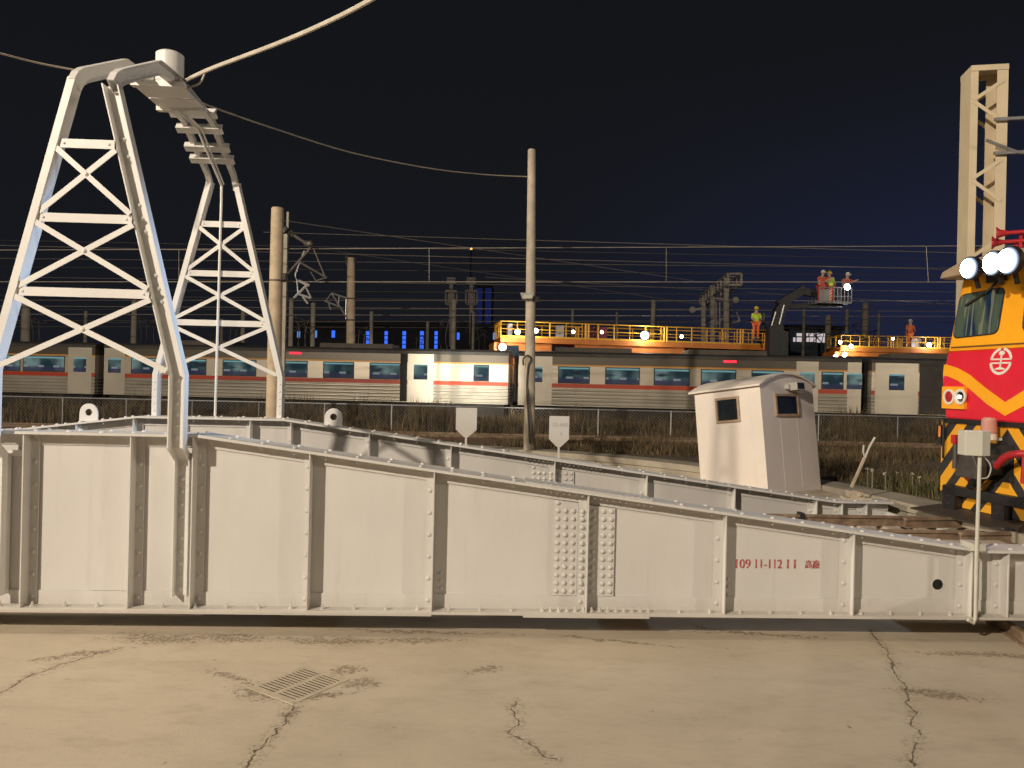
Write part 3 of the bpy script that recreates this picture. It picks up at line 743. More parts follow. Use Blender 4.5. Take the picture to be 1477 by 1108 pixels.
# ------------------------------------------------------------------ operator cabin
def make_cabin():
    c0 = G(1108, 708, 1.1)          # nearest bottom corner
    yaw = R(-20)                    # local: -y = wide side with the wooden window ; +x = arched side
    # wide side runs left from the corner, arched side runs right
    vray = math.atan2(c0.x, c0.y)
    aL = vray+R(36)                 # wide side normal, measured from -Y towards -X
    rz = -aL
    Lw, Dw, Hh = 1.62, 1.70, 2.02
    root = thing('operator_cabin', 'small grey arched roof cabin leaning behind the far girder', 'cabin', c0, rz)
    root.rotation_euler = Matrix.Rotation(rz, 4, 'Z').to_euler()
    root.matrix_world = Matrix.Translation(c0) @ Matrix.Rotation(rz, 4, 'Z') @ Matrix.Rotation(R(-7.0), 4, 'Y')
    # local: x from -Lw..0 along wide side, y 0..Dw depth, corner at origin
    def arch(y): t = (y/Dw)*2-1; return Hh+.20*(1-t*t)
    ys = [Dw*i/12 for i in range(13)]
    mb = MB(); t_ = .03
    sect = [(0, -.2), (Dw, -.2)]+[(y, arch(y)) for y in ys[::-1]]
    mb.prism(sect, -Lw, 0, 'x'); w = mb.build('wall', cabpaint, root)
    mb = MB(); ov = .10
    vs = []; fs = []
    yr = [-.075+(Dw+.15)*i/14 for i in range(15)]
    for x in (-Lw-ov, ov*.5):
        for dz in (.006, .042):
            for y in yr: vs.append((x, y, Hh+.20*(1-((y/Dw)*2-1)**2)+dz))
    k = len(yr)
    for i in range(k-1):
        fs += [(i, i+1, 2*k+i+1, 2*k+i), (k+i, 3*k+i, 3*k+i+1, k+i+1), (i, k+i, k+i+1, i+1), (2*k+i, 2*k+i+1, 3*k+i+1, 3*k+i)]
    fs += [(0, 2*k, 3*k, k), (k-1, 2*k-1, 4*k-1, 3*k-1)]
    mb.add(vs, fs); mb.build('roof', cabpaint, root)
    # window on the wide side
    def win(face, a0, a1, z0, z1):
        lab = None
        f_ = MB(); p_ = MB(); w_ = .045
        def bx_(m, a, b, za, zb, d0, d1):
            if face == 'w': m.box((a, -d1, za), (b, -d0, zb))
            else: m.box((d0, a, za), (d1, b, zb))
        bx_(f_, a0, a0+w_, z0, z1, -.01, .03); bx_(f_, a1-w_, a1, z0, z1, -.01, .03); bx_(f_, a0+w_, a1-w_, z0, z0+w_, -.01, .032); bx_(f_, a0+w_, a1-w_, z1-w_, z1, -.01, .028)
        bx_(p_, a0+w_, a1-w_, z0+w_, z1-w_, -.01, .004)
        f = f_.build('window', winframe, root); p_.build('pane', glassdk, f)
    win('w', -1.08, -.50, 1.34, 1.84); win('a', .42, 1.18, 1.40, 1.84)
    # floodlight over the arched side's window
    fl_ = MB(); fl_.box((.02, .86, 1.90), (.22, 1.12, 2.06)); fl_.box((-.0, .78, 1.93), (.08, .88, 2.02))
    f = fl_.build('floodlight', plast, root, bevel=.01); q = MB(); q.box((.2205, .885, 1.92), (.224, 1.095, 2.04)); q.build('lens', glassdk, f)
    # faint panel seams
    s_ = MB()
    for y in (.55, 1.1): s_.box((.0, y-.006, .0), (.0035, y+.006, 1.36))
    s_.build('seam', cabpaint, root)
    s_ = MB(); s_.box((-.25, -.0035, .0), (-.245, 0, 1.9)); s_.box((-1.30, -.0035, .0), (-1.295, 0, 1.9)); s_.build('seam', cabpaint, root)
make_cabin()
# steel sill the cabin stands on, part of the bridge
mb = MB(); mb.box((8.6, 1.9, .9), (11.3, 4.4, 1.03)); mb.build('cabin_outrigger', decksteel, bridge)

# ------------------------------------------------------------------ locking lever at the far girder end
p = BC+Matrix.Rotation(PHI, 3, 'Z') @ Vector((BL(1233, 706, 1.75)[0], 1.75, ZE))
t = thing('hand_lever', 'forked hand lever leaning at the far girder end beside the cabin', 'lever', p, 0)
q = lambda px, py: W(px, py, p.y)-p
mb = MB(); mb.bar(q(1228, 703), q(1247, 660), .035, .05, up=(0, 1, 0)); mb.build('arm', decksteel, t)
mb = MB(); mb.tube([q(1247, 662), q(1254, 645), q(1262, 631)], .02, 8); mb.tube([q(1248, 660), q(1245, 652), q(1246, 642)], .017, 8); mb.build('fork', plast, t)
mb = MB(); mb.box((-.2, -.12, 0), (.25, .12, .03)); mb.prism([(-.1, .03), (.16, .03), (.10, .13), (.0, .14)], -.08, -.04); mb.prism([(-.1, .03), (.16, .03), (.10, .13), (.0, .14)], .04, .08); mb.tube([(.05, -.12, .09), (.05, .12, .09)], .03, 8); mb.build('bracket', decksteel, t)

# ------------------------------------------------------------------ box on a thin post at the near girder end
yl = -2.46; x, _ = BL(1409, 800, yl); pw = BC+Matrix.Rotation(PHI, 3, 'Z') @ Vector((x, yl, .2))
t = thing('junction_box_post', 'pale grey box on a thin post clamped to the near girder end', 'junction box', pw, 0)
q = lambda px, py: W(px, py, pw.y)-pw
mb = MB(); mb.tube([q(1396, 894), q(1404, 899), q(1407, 892), q(1408.5, 800), q(1413.5, 655)], .022, 10); mb.build('post', plast, t, smooth=True)
a, b_ = q(1392, 657), q(1427, 622)
mb = MB(); xm = (a.x+b_.x)/2+.02
mb.prism([(a.x, .0), (xm, -.07), (b_.x, -.03), (b_.x, .16), (a.x, .16)], a.z, b_.z, 'z'); mb.build('box', plast, t, bevel=.008)
mb = MB(); mb.tube(bez([q(1419, 659), q(1427, 668), q(1429, 678), q(1424, 689), q(1414, 690)], 6), .008, 6); mb.build('cable', plast, t)
mb = MB(); mb.box((q(1405, 795).x, .0, q(1405, 795).z), (q(1422, 795).x, .28, q(1405, 785).z)); mb.build('clamp', plast, t)

# ------------------------------------------------------------------ yellow and red rail maintenance vehicle
VA = R(9); V0 = Vector((7.34, 11.2, RT))
veh = thing('rail_maintenance_vehicle', 'yellow and red rail maintenance vehicle with striped front and blazing roof lamps', 'rail vehicle', V0, math.pi+VA)
fwd = Vector((-math.cos(VA), -math.sin(VA), 0)); lft = Vector((math.sin(VA), -math.cos(VA), 0))
def slope(z): return -.0 if z < 2.15 else -(z-2.15)*.13
def VF(px, py, off=0.0):      # pixel -> local (y, z) on the front surface, offset forward
    d = ray(px, py); o_ = Vector((0, 0, CAMZ)); s_ = 0.0
    for _ in range(5):
        t_ = (s_+off-(o_-V0).dot(fwd))/d.dot(fwd); p_ = o_+d*t_-V0; s_ = slope(p_.z)
    return p_.dot(lft), p_.z
sec = [(-1.26, 1.50), (-1.36, 2.15), (-1.20, 3.80), (-.6, 3.93), (.6, 3.93), (1.20, 3.80), (1.36, 2.15), (1.26, 1.50)]
def frontpatch(poly, off, th, clipz=None):
    # polygon on the front face, following its slope, thickness th
    mb = MB(); nP = len(poly)
    vs = [(slope(z)+off, y, z) for y, z in poly]+[(slope(z)+off+th, y, z) for y, z in poly]
    fs = [tuple(range(nP))[::-1], tuple(range(nP, 2*nP))]+[(i, (i+1) % nP, nP+(i+1) % nP, nP+i) for i in range(nP)]
    return mb.add(vs, fs)
mb = MB(); nS = len(sec)
zred = 2.62
def body_part(z0, z1, half):
    # stack section between z0 and z1
    ys = lambda z: (1.26+(z-1.5)/(.65)*.10) if z < 2.15 else 1.36-(z-2.15)*.16/1.65
    zz = [z0]+[z for z in (2.15,) if z0 < z < z1]+[z1]
    m_ = MB(); vs = []; fs = []
    for z in zz:
        for (x, y) in ((slope(z), -ys(z)), (slope(z), ys(z)), (-6.0, ys(z)), (-6.0, -ys(z))): vs.append((x, y, z))
    for i in range(len(zz)-1):
        for k in range(4): fs.append((4*i+k, 4*i+(k+1) % 4, 4*i+4+(k+1) % 4, 4*i+4+k))
    fs += [(3, 2, 1, 0), tuple(4*(len(zz)-1)+k for k in range(4))]
    return m_.add(vs, fs)
zr = VF(1400, 506)[1]
body_part(1.50, zr, 0).build('lower_body', red, veh, bevel=.04)
body_part(zr+.0005, 3.80, 0).build('cab', yellow, veh, bevel=.04)
# roof with visor overhang
mb = MB(); vs = []; 
ry = [(-1.28, 3.79), (-1.22, 3.90), (-.9, 3.99), (0, 4.05), (.9, 3.99), (1.22, 3.90), (1.28, 3.79)]
mb.prism(ry, -6.0, .16, 'x'); mb.build('roof', M('roof_cream', (.50, .38, .25), .5), veh, bevel=.03)
# windows
def rounded(poly, r=.09, k=4):
    out = []; nP = len(poly)
    for i in range(nP):
        p_ = Vector(poly[i]); a = Vector(poly[i-1]); b_ = Vector(poly[(i+1) % nP])
        pa = p_+(a-p_).normalized()*r; pb = p_+(b_-p_).normalized()*r
        for j in range(k+1):
            t_ = j/k; out.append(tuple(pa*(1-t_)**2+p_*2*t_*(1-t_)+pb*t_*t_))
    return out
w1 = [VF(1376, 487), VF(1438.6, 480), VF(1449.5, 415.5), VF(1386.7, 427)]
w2 = [(-w1[1][0]+.10-.02, w1[1][1]), (1.02, w1[0][1]), (.98, w1[3][1]), (-w1[2][0]+.10-.02, w1[2][1])]
yc2 = VF(1461, 450)[0]
w2 = [(2*yc2-a, b_) for a, b_ in w1][::-1]
vglass, n = newmat('cab_window_glass')
tc = n.n('ShaderNodeTexCoord').outputs['Object']
sp = n.n('ShaderNodeSeparateXYZ'); n.l(tc, sp.inputs[0])
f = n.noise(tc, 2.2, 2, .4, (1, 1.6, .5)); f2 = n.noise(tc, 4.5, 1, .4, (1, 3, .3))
col = n.mix(n.ss(f, .40, .60), (.012, .03, .075), (.075, .11, .085)); col = n.mix(n.math('MULTIPLY', n.ss(f2, .60, .66), .7), col, (.22, .22, .17))  # reflections and the view through the glass painted in as noise
b = n.n('ShaderNodeBsdfPrincipled'); n.l(col, b.inputs['Base Color']); b.inputs['Roughness'].default_value = .04; b.inputs['Specular IOR Level'].default_value = .8
o = n.n('ShaderNodeOutputMaterial'); n.l(b.outputs[0], o.inputs[0])
for w_ in (w1, w2):
    fr_ = frontpatch(rounded([(a*1.0+(a-sum(x[0] for x in w_)/4)*.05, b_+(b_-sum(x[1] for x in w_)/4)*.06) for a, b_ in w_], .12), .002, .010).build('windscreen', rubber, veh)
    frontpatch(rounded(w_, .10), .0125, .004).build('pane', vglass, fr_)
# wiper
def VP(px, py, off): y, z = VF(px, py, off); return Vector((slope(z)+off, y, z))
mb = MB(); mb.bar(VP(1444, 400, .06), VP(1420, 425, .06), .03, .03); mb.bar(VP(1424, 420, .05), VP(1392, 441, .05), .02, .03); mb.box(VP(1432, 405, .03)-Vector((0, .08, .03)), VP(1440, 396, .09)+Vector((0, .12, .03))); mb.build('wiper', rubber, veh)
# trim groove
y0, z0 = VF(1373, 501.5); y1, z1 = VF(1477, 492.5); frontpatch([(y0, z0-.012), (1.25, z0-.012), (1.25, z0+.012), (y0, z0+.012)], .002, .012).build('trim_strip', M('trim_brown', (.16, .07, .015), .5), veh)
# yellow V band
ytip, ztip = VF(1450, 600)
up = [(1355, 526), (1368, 526.5), (1382, 531), (1400, 541), (1424, 561), (1447.5, 580)]; lo = [(1354.5, 542), (1368, 543), (1382, 549), (1400, 562), (1424, 583), (1450, 600)]
U = [VF(*p_) for p_ in up]; Lo = [VF(*p_) for p_ in lo]; yc = Lo[-1][0]
U = [(min(a, yc), b_) for a, b_ in U]; U[-1] = (yc, U[-1][1])
U[0] = (-1.345, U[0][1]); Lo[0] = (-1.335, Lo[0][1])
mb = MB()
for sgn in (1, -1):
    NU, NA = 8, 8
    for i in range(len(U)-1):
        def pt(a, c_):
            u_ = [U[i][k]+(U[i+1][k]-U[i][k])*a/NU for k in (0, 1)]; l_ = [Lo[i][k]+(Lo[i+1][k]-Lo[i][k])*a/NU for k in (0, 1)]
            y_, z_ = [u_[k]+(l_[k]-u_[k])*c_/NA for k in (0, 1)]
            return (slope(z_)+.006, y_ if sgn > 0 else 2*yc-y_, z_)
        for a in range(NU):
            for c_ in range(NA): mb.add([pt(a, c_), pt(a+1, c_), pt(a+1, c_+1), pt(a, c_+1)], [(0, 1, 2, 3)])
mb.build('yellow_band', yellow, veh)
# emblem
ec = VF(1443.8, 521); hz = abs(VF(1443, 501.5)[1]-VF(1443, 541)[1])/2; EM = MB()
def er(pts): EM.add([(slope(z)+o_, y, z) for o_ in (.001, .006) for y, z in pts], [tuple(range(len(pts)))[::-1], tuple(range(len(pts), 2*len(pts)))]+[(i, (i+1) % len(pts), len(pts)+(i+1) % len(pts), len(pts)+i) for i in range(len(pts))])
def ep(a, b_): return (ec[0]+a*hz, ec[1]+b_*hz)
ns = 40
for k in range(ns):
    t0, t1 = 2*math.pi*k/ns, 2*math.pi*(k+1)/ns
    if abs(math.sin((t0+t1)/2)) < .10 or abs((t0+t1)/2-math.pi/2) < .08: continue
    er([ep(math.cos(t0), math.sin(t0)), ep(math.cos(t1), math.sin(t1)), ep(.8*math.cos(t1), .8*math.sin(t1)), ep(.8*math.cos(t0), .8*math.sin(t0))])
er([ep(-.93, .08), ep(.93, .08), ep(.93, .20), ep(-.93, .20)]); er([ep(-.93, -.20), ep(.93, -.20), ep(.93, -.08), ep(-.93, -.08)])
er([ep(-.07, -.5), ep(.07, -.5), ep(.07, .45), ep(-.07, .45)]); er([ep(-.48, -.62), ep(.48, -.62), ep(.40, -.52), ep(.08, -.44), ep(-.08, -.44), ep(-.40, -.52)])
er([ep(.27*math.cos(2*math.pi*k/16), .58+.17*math.sin(2*math.pi*k/16)) for k in range(16)])
EM.build('emblem', white, veh)
# headlight panel
a = VF(1362, 589); b_ = VF(1395, 558); hp = frontpatch([(a[0], a[1]), (b_[0], a[1]), (b_[0], b_[1]), (a[0], b_[1])], .0, .05).build('headlight', yellow, veh)
for px, mat_in in ((1369.5, redp), (1385.5, chrome)):
    y, z = VF(px, 572.5, .05); r_ = .125
    mb = MB(); mb.lathe([(r_, 0), (r_, .02), (r_*.72, .02), (r_*.72, .0)], (.05, y, z), (1, 0, 0), 24); mb.build('bezel', white, hp, smooth=True)
    mb = MB(); mb.lathe([(r_*.74, .004), (r_*.5, .014), (0, .018)], (.05, y, z), (1, 0, 0), 20); mb.build('lens', mat_in, hp, smooth=True)
    if mat_in is chrome:
        mb = MB(); mb.lathe([(.03, .0), (.03, .03), (0, .035)], (.06, y, z), (1, 0, 0), 12); mb.build('bulb', E('small_bulb', (1, .93, .8), 4), hp)
# striped front board and its fittings
a = VF(1347.5, 603)
mb = MB(); mb.prism([(-1.36, .32), (-1.18, .1), (1.18, .1), (1.36, .32), (1.36, 1.46), (-1.36, 1.46)], -.06, -.02, 'x'); mb.build('striped_board', hazard, veh)
mb = MB(); mb.box((-.3, -1.3, 1.44), (.02, 1.3, 1.515)); mb.build('front_sill', black, veh)
mb = MB(); mb.box((-6, -1.2, .5), (-.07, 1.2, 1.45)); mb.box((-5.5, -1.0, .15), (-.6, 1.0, .5)); mb.build('underframe', under, veh)
for x in (-1.2, -3.4):
    for y in (-.57, .57):
        mb = MB(); mb.lathe([(.0, -.06), (.41, -.06), (.41, .03), (.44, .03), (.44, .06), (0, .06)], (x, y, .42), (0, 1, 0), 28); mb.build('wheel', rust, veh)
yl0, zl0 = VF(1363, 690, .1); yl1, zl1 = VF(1470, 718, .1)
mb = MB(); mb.box((-.02, -1.12, .30), (.12, 1.12, .44)); mb.box((-.02, -1.14, .06), (.12, -.86, .42)); mb.box((-.02, .86, .06), (.12, 1.14, .42)); mb.box((-.02, -.12, .06), (.12, .12, .31))
for y in (-1.0, 1.0, 0):
    for z in (.15, .27): mb.dome((.12, y, z), (1, 0, 0), .02, .02, 6)
mb.build('guard_frame', black, veh)
mb = MB(); mb.add([(-.02, -1.35, .09), (.42, -1.5, .0), (.42, 1.5, .0), (-.02, 1.35, .09), (-.02, -1.35, .07), (.42, -1.5, -.02), (.42, 1.5, -.02), (-.02, 1.35, .07)], MB.BF); mb.build('rail_guard_plate', M('guard_plate_brown', (.055, .042, .032), .6), veh)
# coupler block
cy = VF(1425, 660, .15)[0]
mb = MB(); mb.box((-.05, cy-.62, .62), (-.005, cy+.30, 1.18)); mb.build('recess', under, veh)
mb = MB(); mb.box((-.02, cy-.16, .72), (.34, cy+.14, 1.02)); mb.prism([(cy-.22, .66), (cy+.2, .66), (cy+.22, .86), (cy+.1, 1.08), (cy-.12, 1.08)], .34, .52, 'x'); mb.tube([(.4, cy, 1.05), (.4, cy, 1.2)], .05, 8); mb.build('coupler', dksteel, veh, bevel=.015)
for px, top in ((1377, 640), (1388, 648)):
    y, z = VF(px, top, .08); y2, z2 = VF(px+1, 676, .08)
    mb = MB(); mb.tube([(.06, y, z2), (.06, y, z)], .045, 10); o_ = mb.build('buffer_pin', dksteel, veh)
    if px == 1377: mb = MB(); mb.box((.0, y-.05, z), (.11, y+.05, z+.14)); mb.build('cap', redp, o_)
y, z = VF(1462, 665, .2); mb = MB(); mb.tube(bez([Vector((.05, y+.35, z+.05)), Vector((.2, y+.2, z+.12)), Vector((.26, y-.05, z+.06)), Vector((.24, y-.28, z-.12))], 6), .055, 10); mb.tube([(.2, y+.18, z-.3), (.2, y+.2, z+.12)], .04, 8); o_ = mb.build('red_hose', redp, veh, smooth=True)
mb = MB(); mb.tube([(.24, y-.26, z-.10), (.2, y-.75, z-.42)], .075, 10); mb.dome((.26, y-.3, z-.06), (1, 0, 0), .06); mb.build('hose', rubber, veh, smooth=True)
y, z = VF(1404, 694, .12); mb = MB(); mb.tube([(.12, y-.14, z+.06), (.12, y+.1, z-.08)], .05, 8); mb.build('hose_end', redp, veh)
y, z = VF(1430, 616, .16); lm = MB(); lm.lathe([(.10, -.04), (.11, .0), (.10, .17), (.07, .2), (0, .205)], (.2, y, z-.06), (0, 0, 1), 18); o_ = lm.build('marker_lamp', M('pink_lamp_glass', (.62, .30, .25), .3), veh, smooth=True)
mb = MB(); mb.lathe([(.11, -.14), (.11, -.05), (.05, -.05)], (.2, y, z-.05), (0, 0, 1), 18); mb.box((.0, y-.03, z-.2), (.2, y+.03, z-.16)); mb.build('lamp_base', white, o_)
y, z = VF(1353, 630, .05); mb = MB(); mb.box((.0, y+.0, z-.12), (.05, y+.07, z+.2)); mb.tube([(.03, y+.1, z-.35), (.03, y+.1, z+.3)], .018, 8); mb.build('side_lamp', black, veh)
mb = MB(); mb.box((.0505, y+.012, z+.0), (.056, y+.058, z+.18)); mb.build('side_lens', M('orange_lens', (.8, .25, .06), .3), veh)
# roof lamps
lampE = E('work_lamp_glow', (.66, .82, 1.0), 110)
lamps = []
for px, py, r_ in ((1419, 388, .18), (1453, 381, .19), (1476, 377, .21)):
    y, z = VF(px, py, .3); hd = MB(); hd.lathe([(r_*.6, -.16), (r_, -.04), (r_, .03), (r_*.92, .03)], (.3, y, z), (1, .02, -.04), 20); hd.bar((.26, y, z-.0), (.16, y, z-r_-.12), .05, .05)
    o_ = hd.build('work_lamp', black, veh, smooth=True)
    mb = MB(); mb.lathe([(r_*.95, .015), (r_*.92, .03), (r_*.86, .045)], (.3, y, z), (1, .02, -.04), 24, 2, False); mb.lathe([(r_*.86, .045), (r_*.76, .065)], (.3, y, z), (1, .02, -.04), 24, 1, False); mb.lathe([(r_*.76, .065), (r_*.45, .10), (0, .115)], (.3, y, z), (1, .02, -.04), 24, 0, False)
    mb.build('lens', [lampE, E('work_lamp_ring', (.70, .84, 1.0), 1.1), E('work_lamp_rim', (.55, .72, 1.0), .35)], o_, smooth=True); lamps.append((y, z))
# red horns
for px, py in ((1465, 339), (1457, 352)):
    y, z = VF(px, py, .2); mb = MB(); mb.lathe([(.03, -.55), (.03, -.16), (.06, -.05), (.105, .0), (.095, .0), (.02, -.1)], (.25, y, z), (.75, -.65, 0), 16); mb.tube([(-.02, y+.16, z), (-.02, y+.16, 3.98)], .025, 6); mb.build('horn', redp, veh, smooth=True)

# track the vehicle stands on beyond the pit
tk = thing('access_track', 'rusty track leading off the pit edge under the yellow vehicle', 'track', V0-Vector((0, 0, 0)), VA)
for y in (-.57, .57):
    mb = MB(); mb.box((-1.2, y-.063, -.15), (12, y+.063, -.135)); mb.box((-1.2, y-.009, -.135), (12, y+.009, -.038)); mb.box((-1.2, y-.035, -.038), (12, y+.035, 0)); mb.build('rail', rust, tk)
mb = MB()
for i in range(18): mb.box((.3+i*.62, -1.1, -.28), (.55+i*.62, 1.1, -.151))
mb.build('sleepers', sleeperm, tk)

# ------------------------------------------------------------------ tall laced mast on the right
def laced_mast():
    Y = 16.5; pc = W(1405, 95, Y); zt_ = pc.z
    rz = R(-11)
    base = Vector((pc.x-.06, Y, RIM-.03))
    t = thing('laced_steel_mast', 'tall beige laced steel mast rising behind the yellow vehicle', 'mast', base, rz)
    H = zt_-base.z; wd, dp = .74, .58
    # solid channels left and right, open laced faces front and back
    for x0, s_ in ((0, 1), (wd, -1)):
        mb = MB(); mb.box((x0, 0, 0), (x0+s_*.012, dp, H)); 
        for y in (0, dp-.012): mb.box((x0+s_*.012, y, 0), (x0+s_*(.15 if s_ > 0 else .22), y+.012, H))
        mb.build('channel', mastp, t)
    for y in (-.012, dp+.012):
        z = H-.35
        mb = MB(); mb.box((.0, y-.006, H-.12), (wd, y+.006, H)); mb.build('end_batten', mastp, t)
        while z > .5:
            mb = MB(); mb.bar((wd-.10, y, z), (.07, y, z-.40), .012, .075, up=(0, 0, 1)); mb.build('lacing', mastp, t)
            mb = MB(); mb.bar((.07, y, z-.44), (wd-.10, y, z-.90), .012, .075, up=(0, 0, 1)); mb.build('lacing', mastp, t); z -= 1.72
    mb = MB(); mb.box((-.0, 0, H-.01), (wd, dp, H+.002)); mb.build('cap', mastp, t)
    mb = MB()
    for z in (H-1.22, H-1.95): mb.box((.46, -.12, z-.03), (1.05, -.03, z+.03)); mb.tube([(.9, -.1, z), (1.1, -.1, z+.03), (1.7, -.3, z-.25)], .025, 8)
    mb.tube([(.25, -.2, H-1.7), (.9, -.1, H-1.95), (2.0, .0, H-2.1)], .035, 8)
    mb.build('bracket_arm', galv, t)
laced_mast()

# ------------------------------------------------------------------ poles
def pole(name, px, ptop, Y, r0, r1, mat, label, cat, pbx=None, group=None, zb=RIM-.05, seg=14):
    top = W(px, ptop, Y); xb = top.x if pbx is None else W(pbx, 600, Y).x
    t = thing(name, label, cat, (xb, Y, zb), 0, group)
    mb = MB(); h = top.z-zb; dx = top.x-xb
    mb.tube([(0, 0, 0), (dx*.5, 0, h*.5), (dx, 0, h-.03), (dx, 0, h)], [r0, (r0+r1)/2, r1, r1*.9], seg); o_ = mb.build('pole', mat, t, smooth=True)
    return t, o_, h, Vector((xb, Y, zb))
t, po, h, pb = pole('round_pole', 767, 216, 22, .17, .115, woodpole, 'tall weathered round pole with small floodlight, in front of the train', 'pole', 764.5)
q = lambda px, py, dy=0: W(px, py, pb.y+dy)-pb
a = q(760, 427, -.2)
mb = MB(); mb.prism([(a.x-.2, a.z+.08), (a.x+.2, a.z+.08), (a.x+.16, a.z-.08), (a.x-.13, a.z-.1)], -.32, -.12); f = mb.build('floodlight', galv, t)
mb = MB(); mb.box((a.x-.11, -.325, a.z-.075), (a.x+.14, -.321, a.z+.03)); mb.build('lens', M('floodlight_glass', (.5, .5, .38), .2), f)
mb = MB(); mb.tube([q(771, 428), q(771, 436)], .15, 12); mb.build('clamp', dksteel, t)
mb = MB(); mb.tube(bez([q(755, 527, -.2), q(755, 518, -.22), q(761, 513, -.22), q(766, 518, -.2), q(762, 530, -.18), q(760, 560, -.18), q(762, 600, -.2), q(764, 640, -.2)], 6), .028, 6); mb.tube(bez([q(761, 560, -.2), q(765, 600, -.21), q(767, 640, -.2)], 5), .02, 6); mb.build('cable_hook', dksteel, t)

t, po, h, pb = pole('catenary_pole', 400.5, 300, 24, .235, .195, concpole, 'thick concrete catenary pole standing right beside the far lattice frame', 'pole', 394)
q = lambda px, py, dy=0: W(px, py, pb.y+dy)-pb
mb = MB()
for (x0, y0, x1, y1, w) in ((411, 331, 440, 350, .05), (440, 350, 447, 354, .09), (411, 400, 450, 356, .045), (432, 378, 470, 400, .035), (453, 360, 470, 402, .025), (448, 392, 457, 407, .02), (457, 405, 472, 400, .025)):
    mb.tube([q(x0, y0, .1), q(x1, y1, .1)], w, 8)
mb.dome(q(447, 352, .05), (0, -1, 0), .12, .1); mb.tube([q(409, 330), q(413, 334)], .12, 8); mb.tube([q(408, 400), q(413, 400)], .13, 8)
for i in range(5): mb.tube([q(413+i*2.2, 332.3+i*1.4, .1), q(414+i*2.2, 333+i*1.4, .1)], .095, 8)
mb.build('cantilever', dksteel, t, smooth=True)
mb = MB(); mb.tube(bez([q(439, 362, .1), q(430, 385, .1), q(426, 398, .1), q(431, 406, .1), q(445, 412, .1)], 5), .02, 6)
mb.tube([q(431, 405, .1), q(446, 412, .1)], .05, 6); mb.tube([q(424, 430, .1), q(444, 410, .1)], .04, 6); mb.tube([q(430, 424, .1), q(448, 430, .1)], .04, 6); mb.tube([q(437, 428, .1), q(444, 438, .1)], .035, 6); mb.tube([q(440, 412, .1), q(449, 430, .1)], .025, 6); mb.tube([q(428, 405, .1), q(430, 424, .1)], .02, 6)
mb.build('registration_arm', galv, t, smooth=True)
mb = MB()
for py in (404,): mb.tube([q(399, py), q(399, py+2)], .235, 14)
mb.build('band', dksteel, t)

# steel mast peeping behind it
p_ = W(413, 306, 25.5); t = thing('steel_mast', 'slim grey steel mast directly behind the thick concrete catenary pole', 'mast', (p_.x, 25.5, RIM))
mb = MB(); mb.box((-.07, -.07, 0), (.07, .07, p_.z-RIM-.6)); mb.build('column', farpole, t); mb = MB(); mb.box((.02, -.03, p_.z-RIM-.61), (.09, .03, p_.z-RIM)); mb.build('tip', farpole, t)

# second catenary pole with bracket
t, po, h, pb = pole('catenary_pole', 506.5, 372, 40, .26, .20, concpole, 'concrete catenary pole with bracket, behind the train between two poles of wires', 'pole', 505)
t['label'] = 'mid distance concrete catenary pole with white bracket reaching left'
q = lambda px, py, dy=0: W(px, py, pb.y+dy)-pb
mb = MB()
for (x0, y0, x1, y1, w) in ((478, 423, 500, 430, .05), (478, 423, 501, 460, .045), (468, 434, 488, 442, .05), (488, 442, 489, 428, .03), (470, 434, 478, 423, .03), (474, 438, 477, 447, .04)): mb.tube([q(x0, y0, -.2), q(x1, y1, -.2)], w, 6)
mb.box(q(498, 460, -.2), q(502, 430, .2)); mb.build('cantilever', galv, t)
mb = MB(); mb.tube([q(499, 369), q(500, 383)], .05, 6); mb.tube([q(499, 369), q(507, 376)], .06, 6); mb.tube([q(501, 374), q(513, 376)], .14, 8); mb.build('top_bracket', dksteel, t)
mb = MB()
for py in (430, 461): mb.tube([q(505.5, py), q(505.5, py+2)], .27, 12)
mb.build('band', dksteel, t)

far = [(38, 434, 54, .30, 'broad far pole seen through the near lattice frame, left of its braces'), (124, 449, 62, .14, 'thin faint pole seen through the middle of the near lattice frame'), (194, 432, 56, .2, 'far concrete pole just left of the near frame right leg'),
       (241, 433, 58, .18, 'far concrete pole showing between the two lattice frames'), (320, 460, 66, .13, 'short thin pole seen through the middle of the far lattice frame'), (351, 443, 58, .16, 'far pole showing inside the right leg of the far lattice frame'),
       (420.5, 431, 50, .15, 'far pole next to the thick concrete pole, under its brackets'), (452, 437, 52, .16, 'far pole left of the bracketed mid distance pole'), (536, 449, 58, .14, 'dim slim pole at the left end of the tall blue windows'),
       (617, 464, 66, .14, 'short far pole between two tall blue windows'), (655, 432, 54, .17, 'pale far pole beside the dark signal frame'), (682, 450, 58, .16, 'bluish far pole just right of the dark signal frame'),
       (942.5, 433, 58, .18, 'far pole standing behind the brightest lamp on the works platform'), (1195, 455, 60, .22, 'grey blue pole under the lifting basket'), (1249, 437, 62, .26, 'dark broad pole behind the right works platform')]
far += [(1102, 452, 66, .13, 'dim pole left of the boom column, behind the right end of the works rail'), (1160, 444, 70, .14, 'faint pole above the white lit depot windows'), (1222, 446, 60, .13, 'dim pole just right of the grey blue pole under the basket'), (1268, 452, 66, .12, 'faint thin pole right of the dark broad pole'), (826, 446, 66, .12, 'faint thin pole above the left half of the works railing'), (890, 450, 70, .11, 'faint thin pole above the maroon panels of the works wagon')]
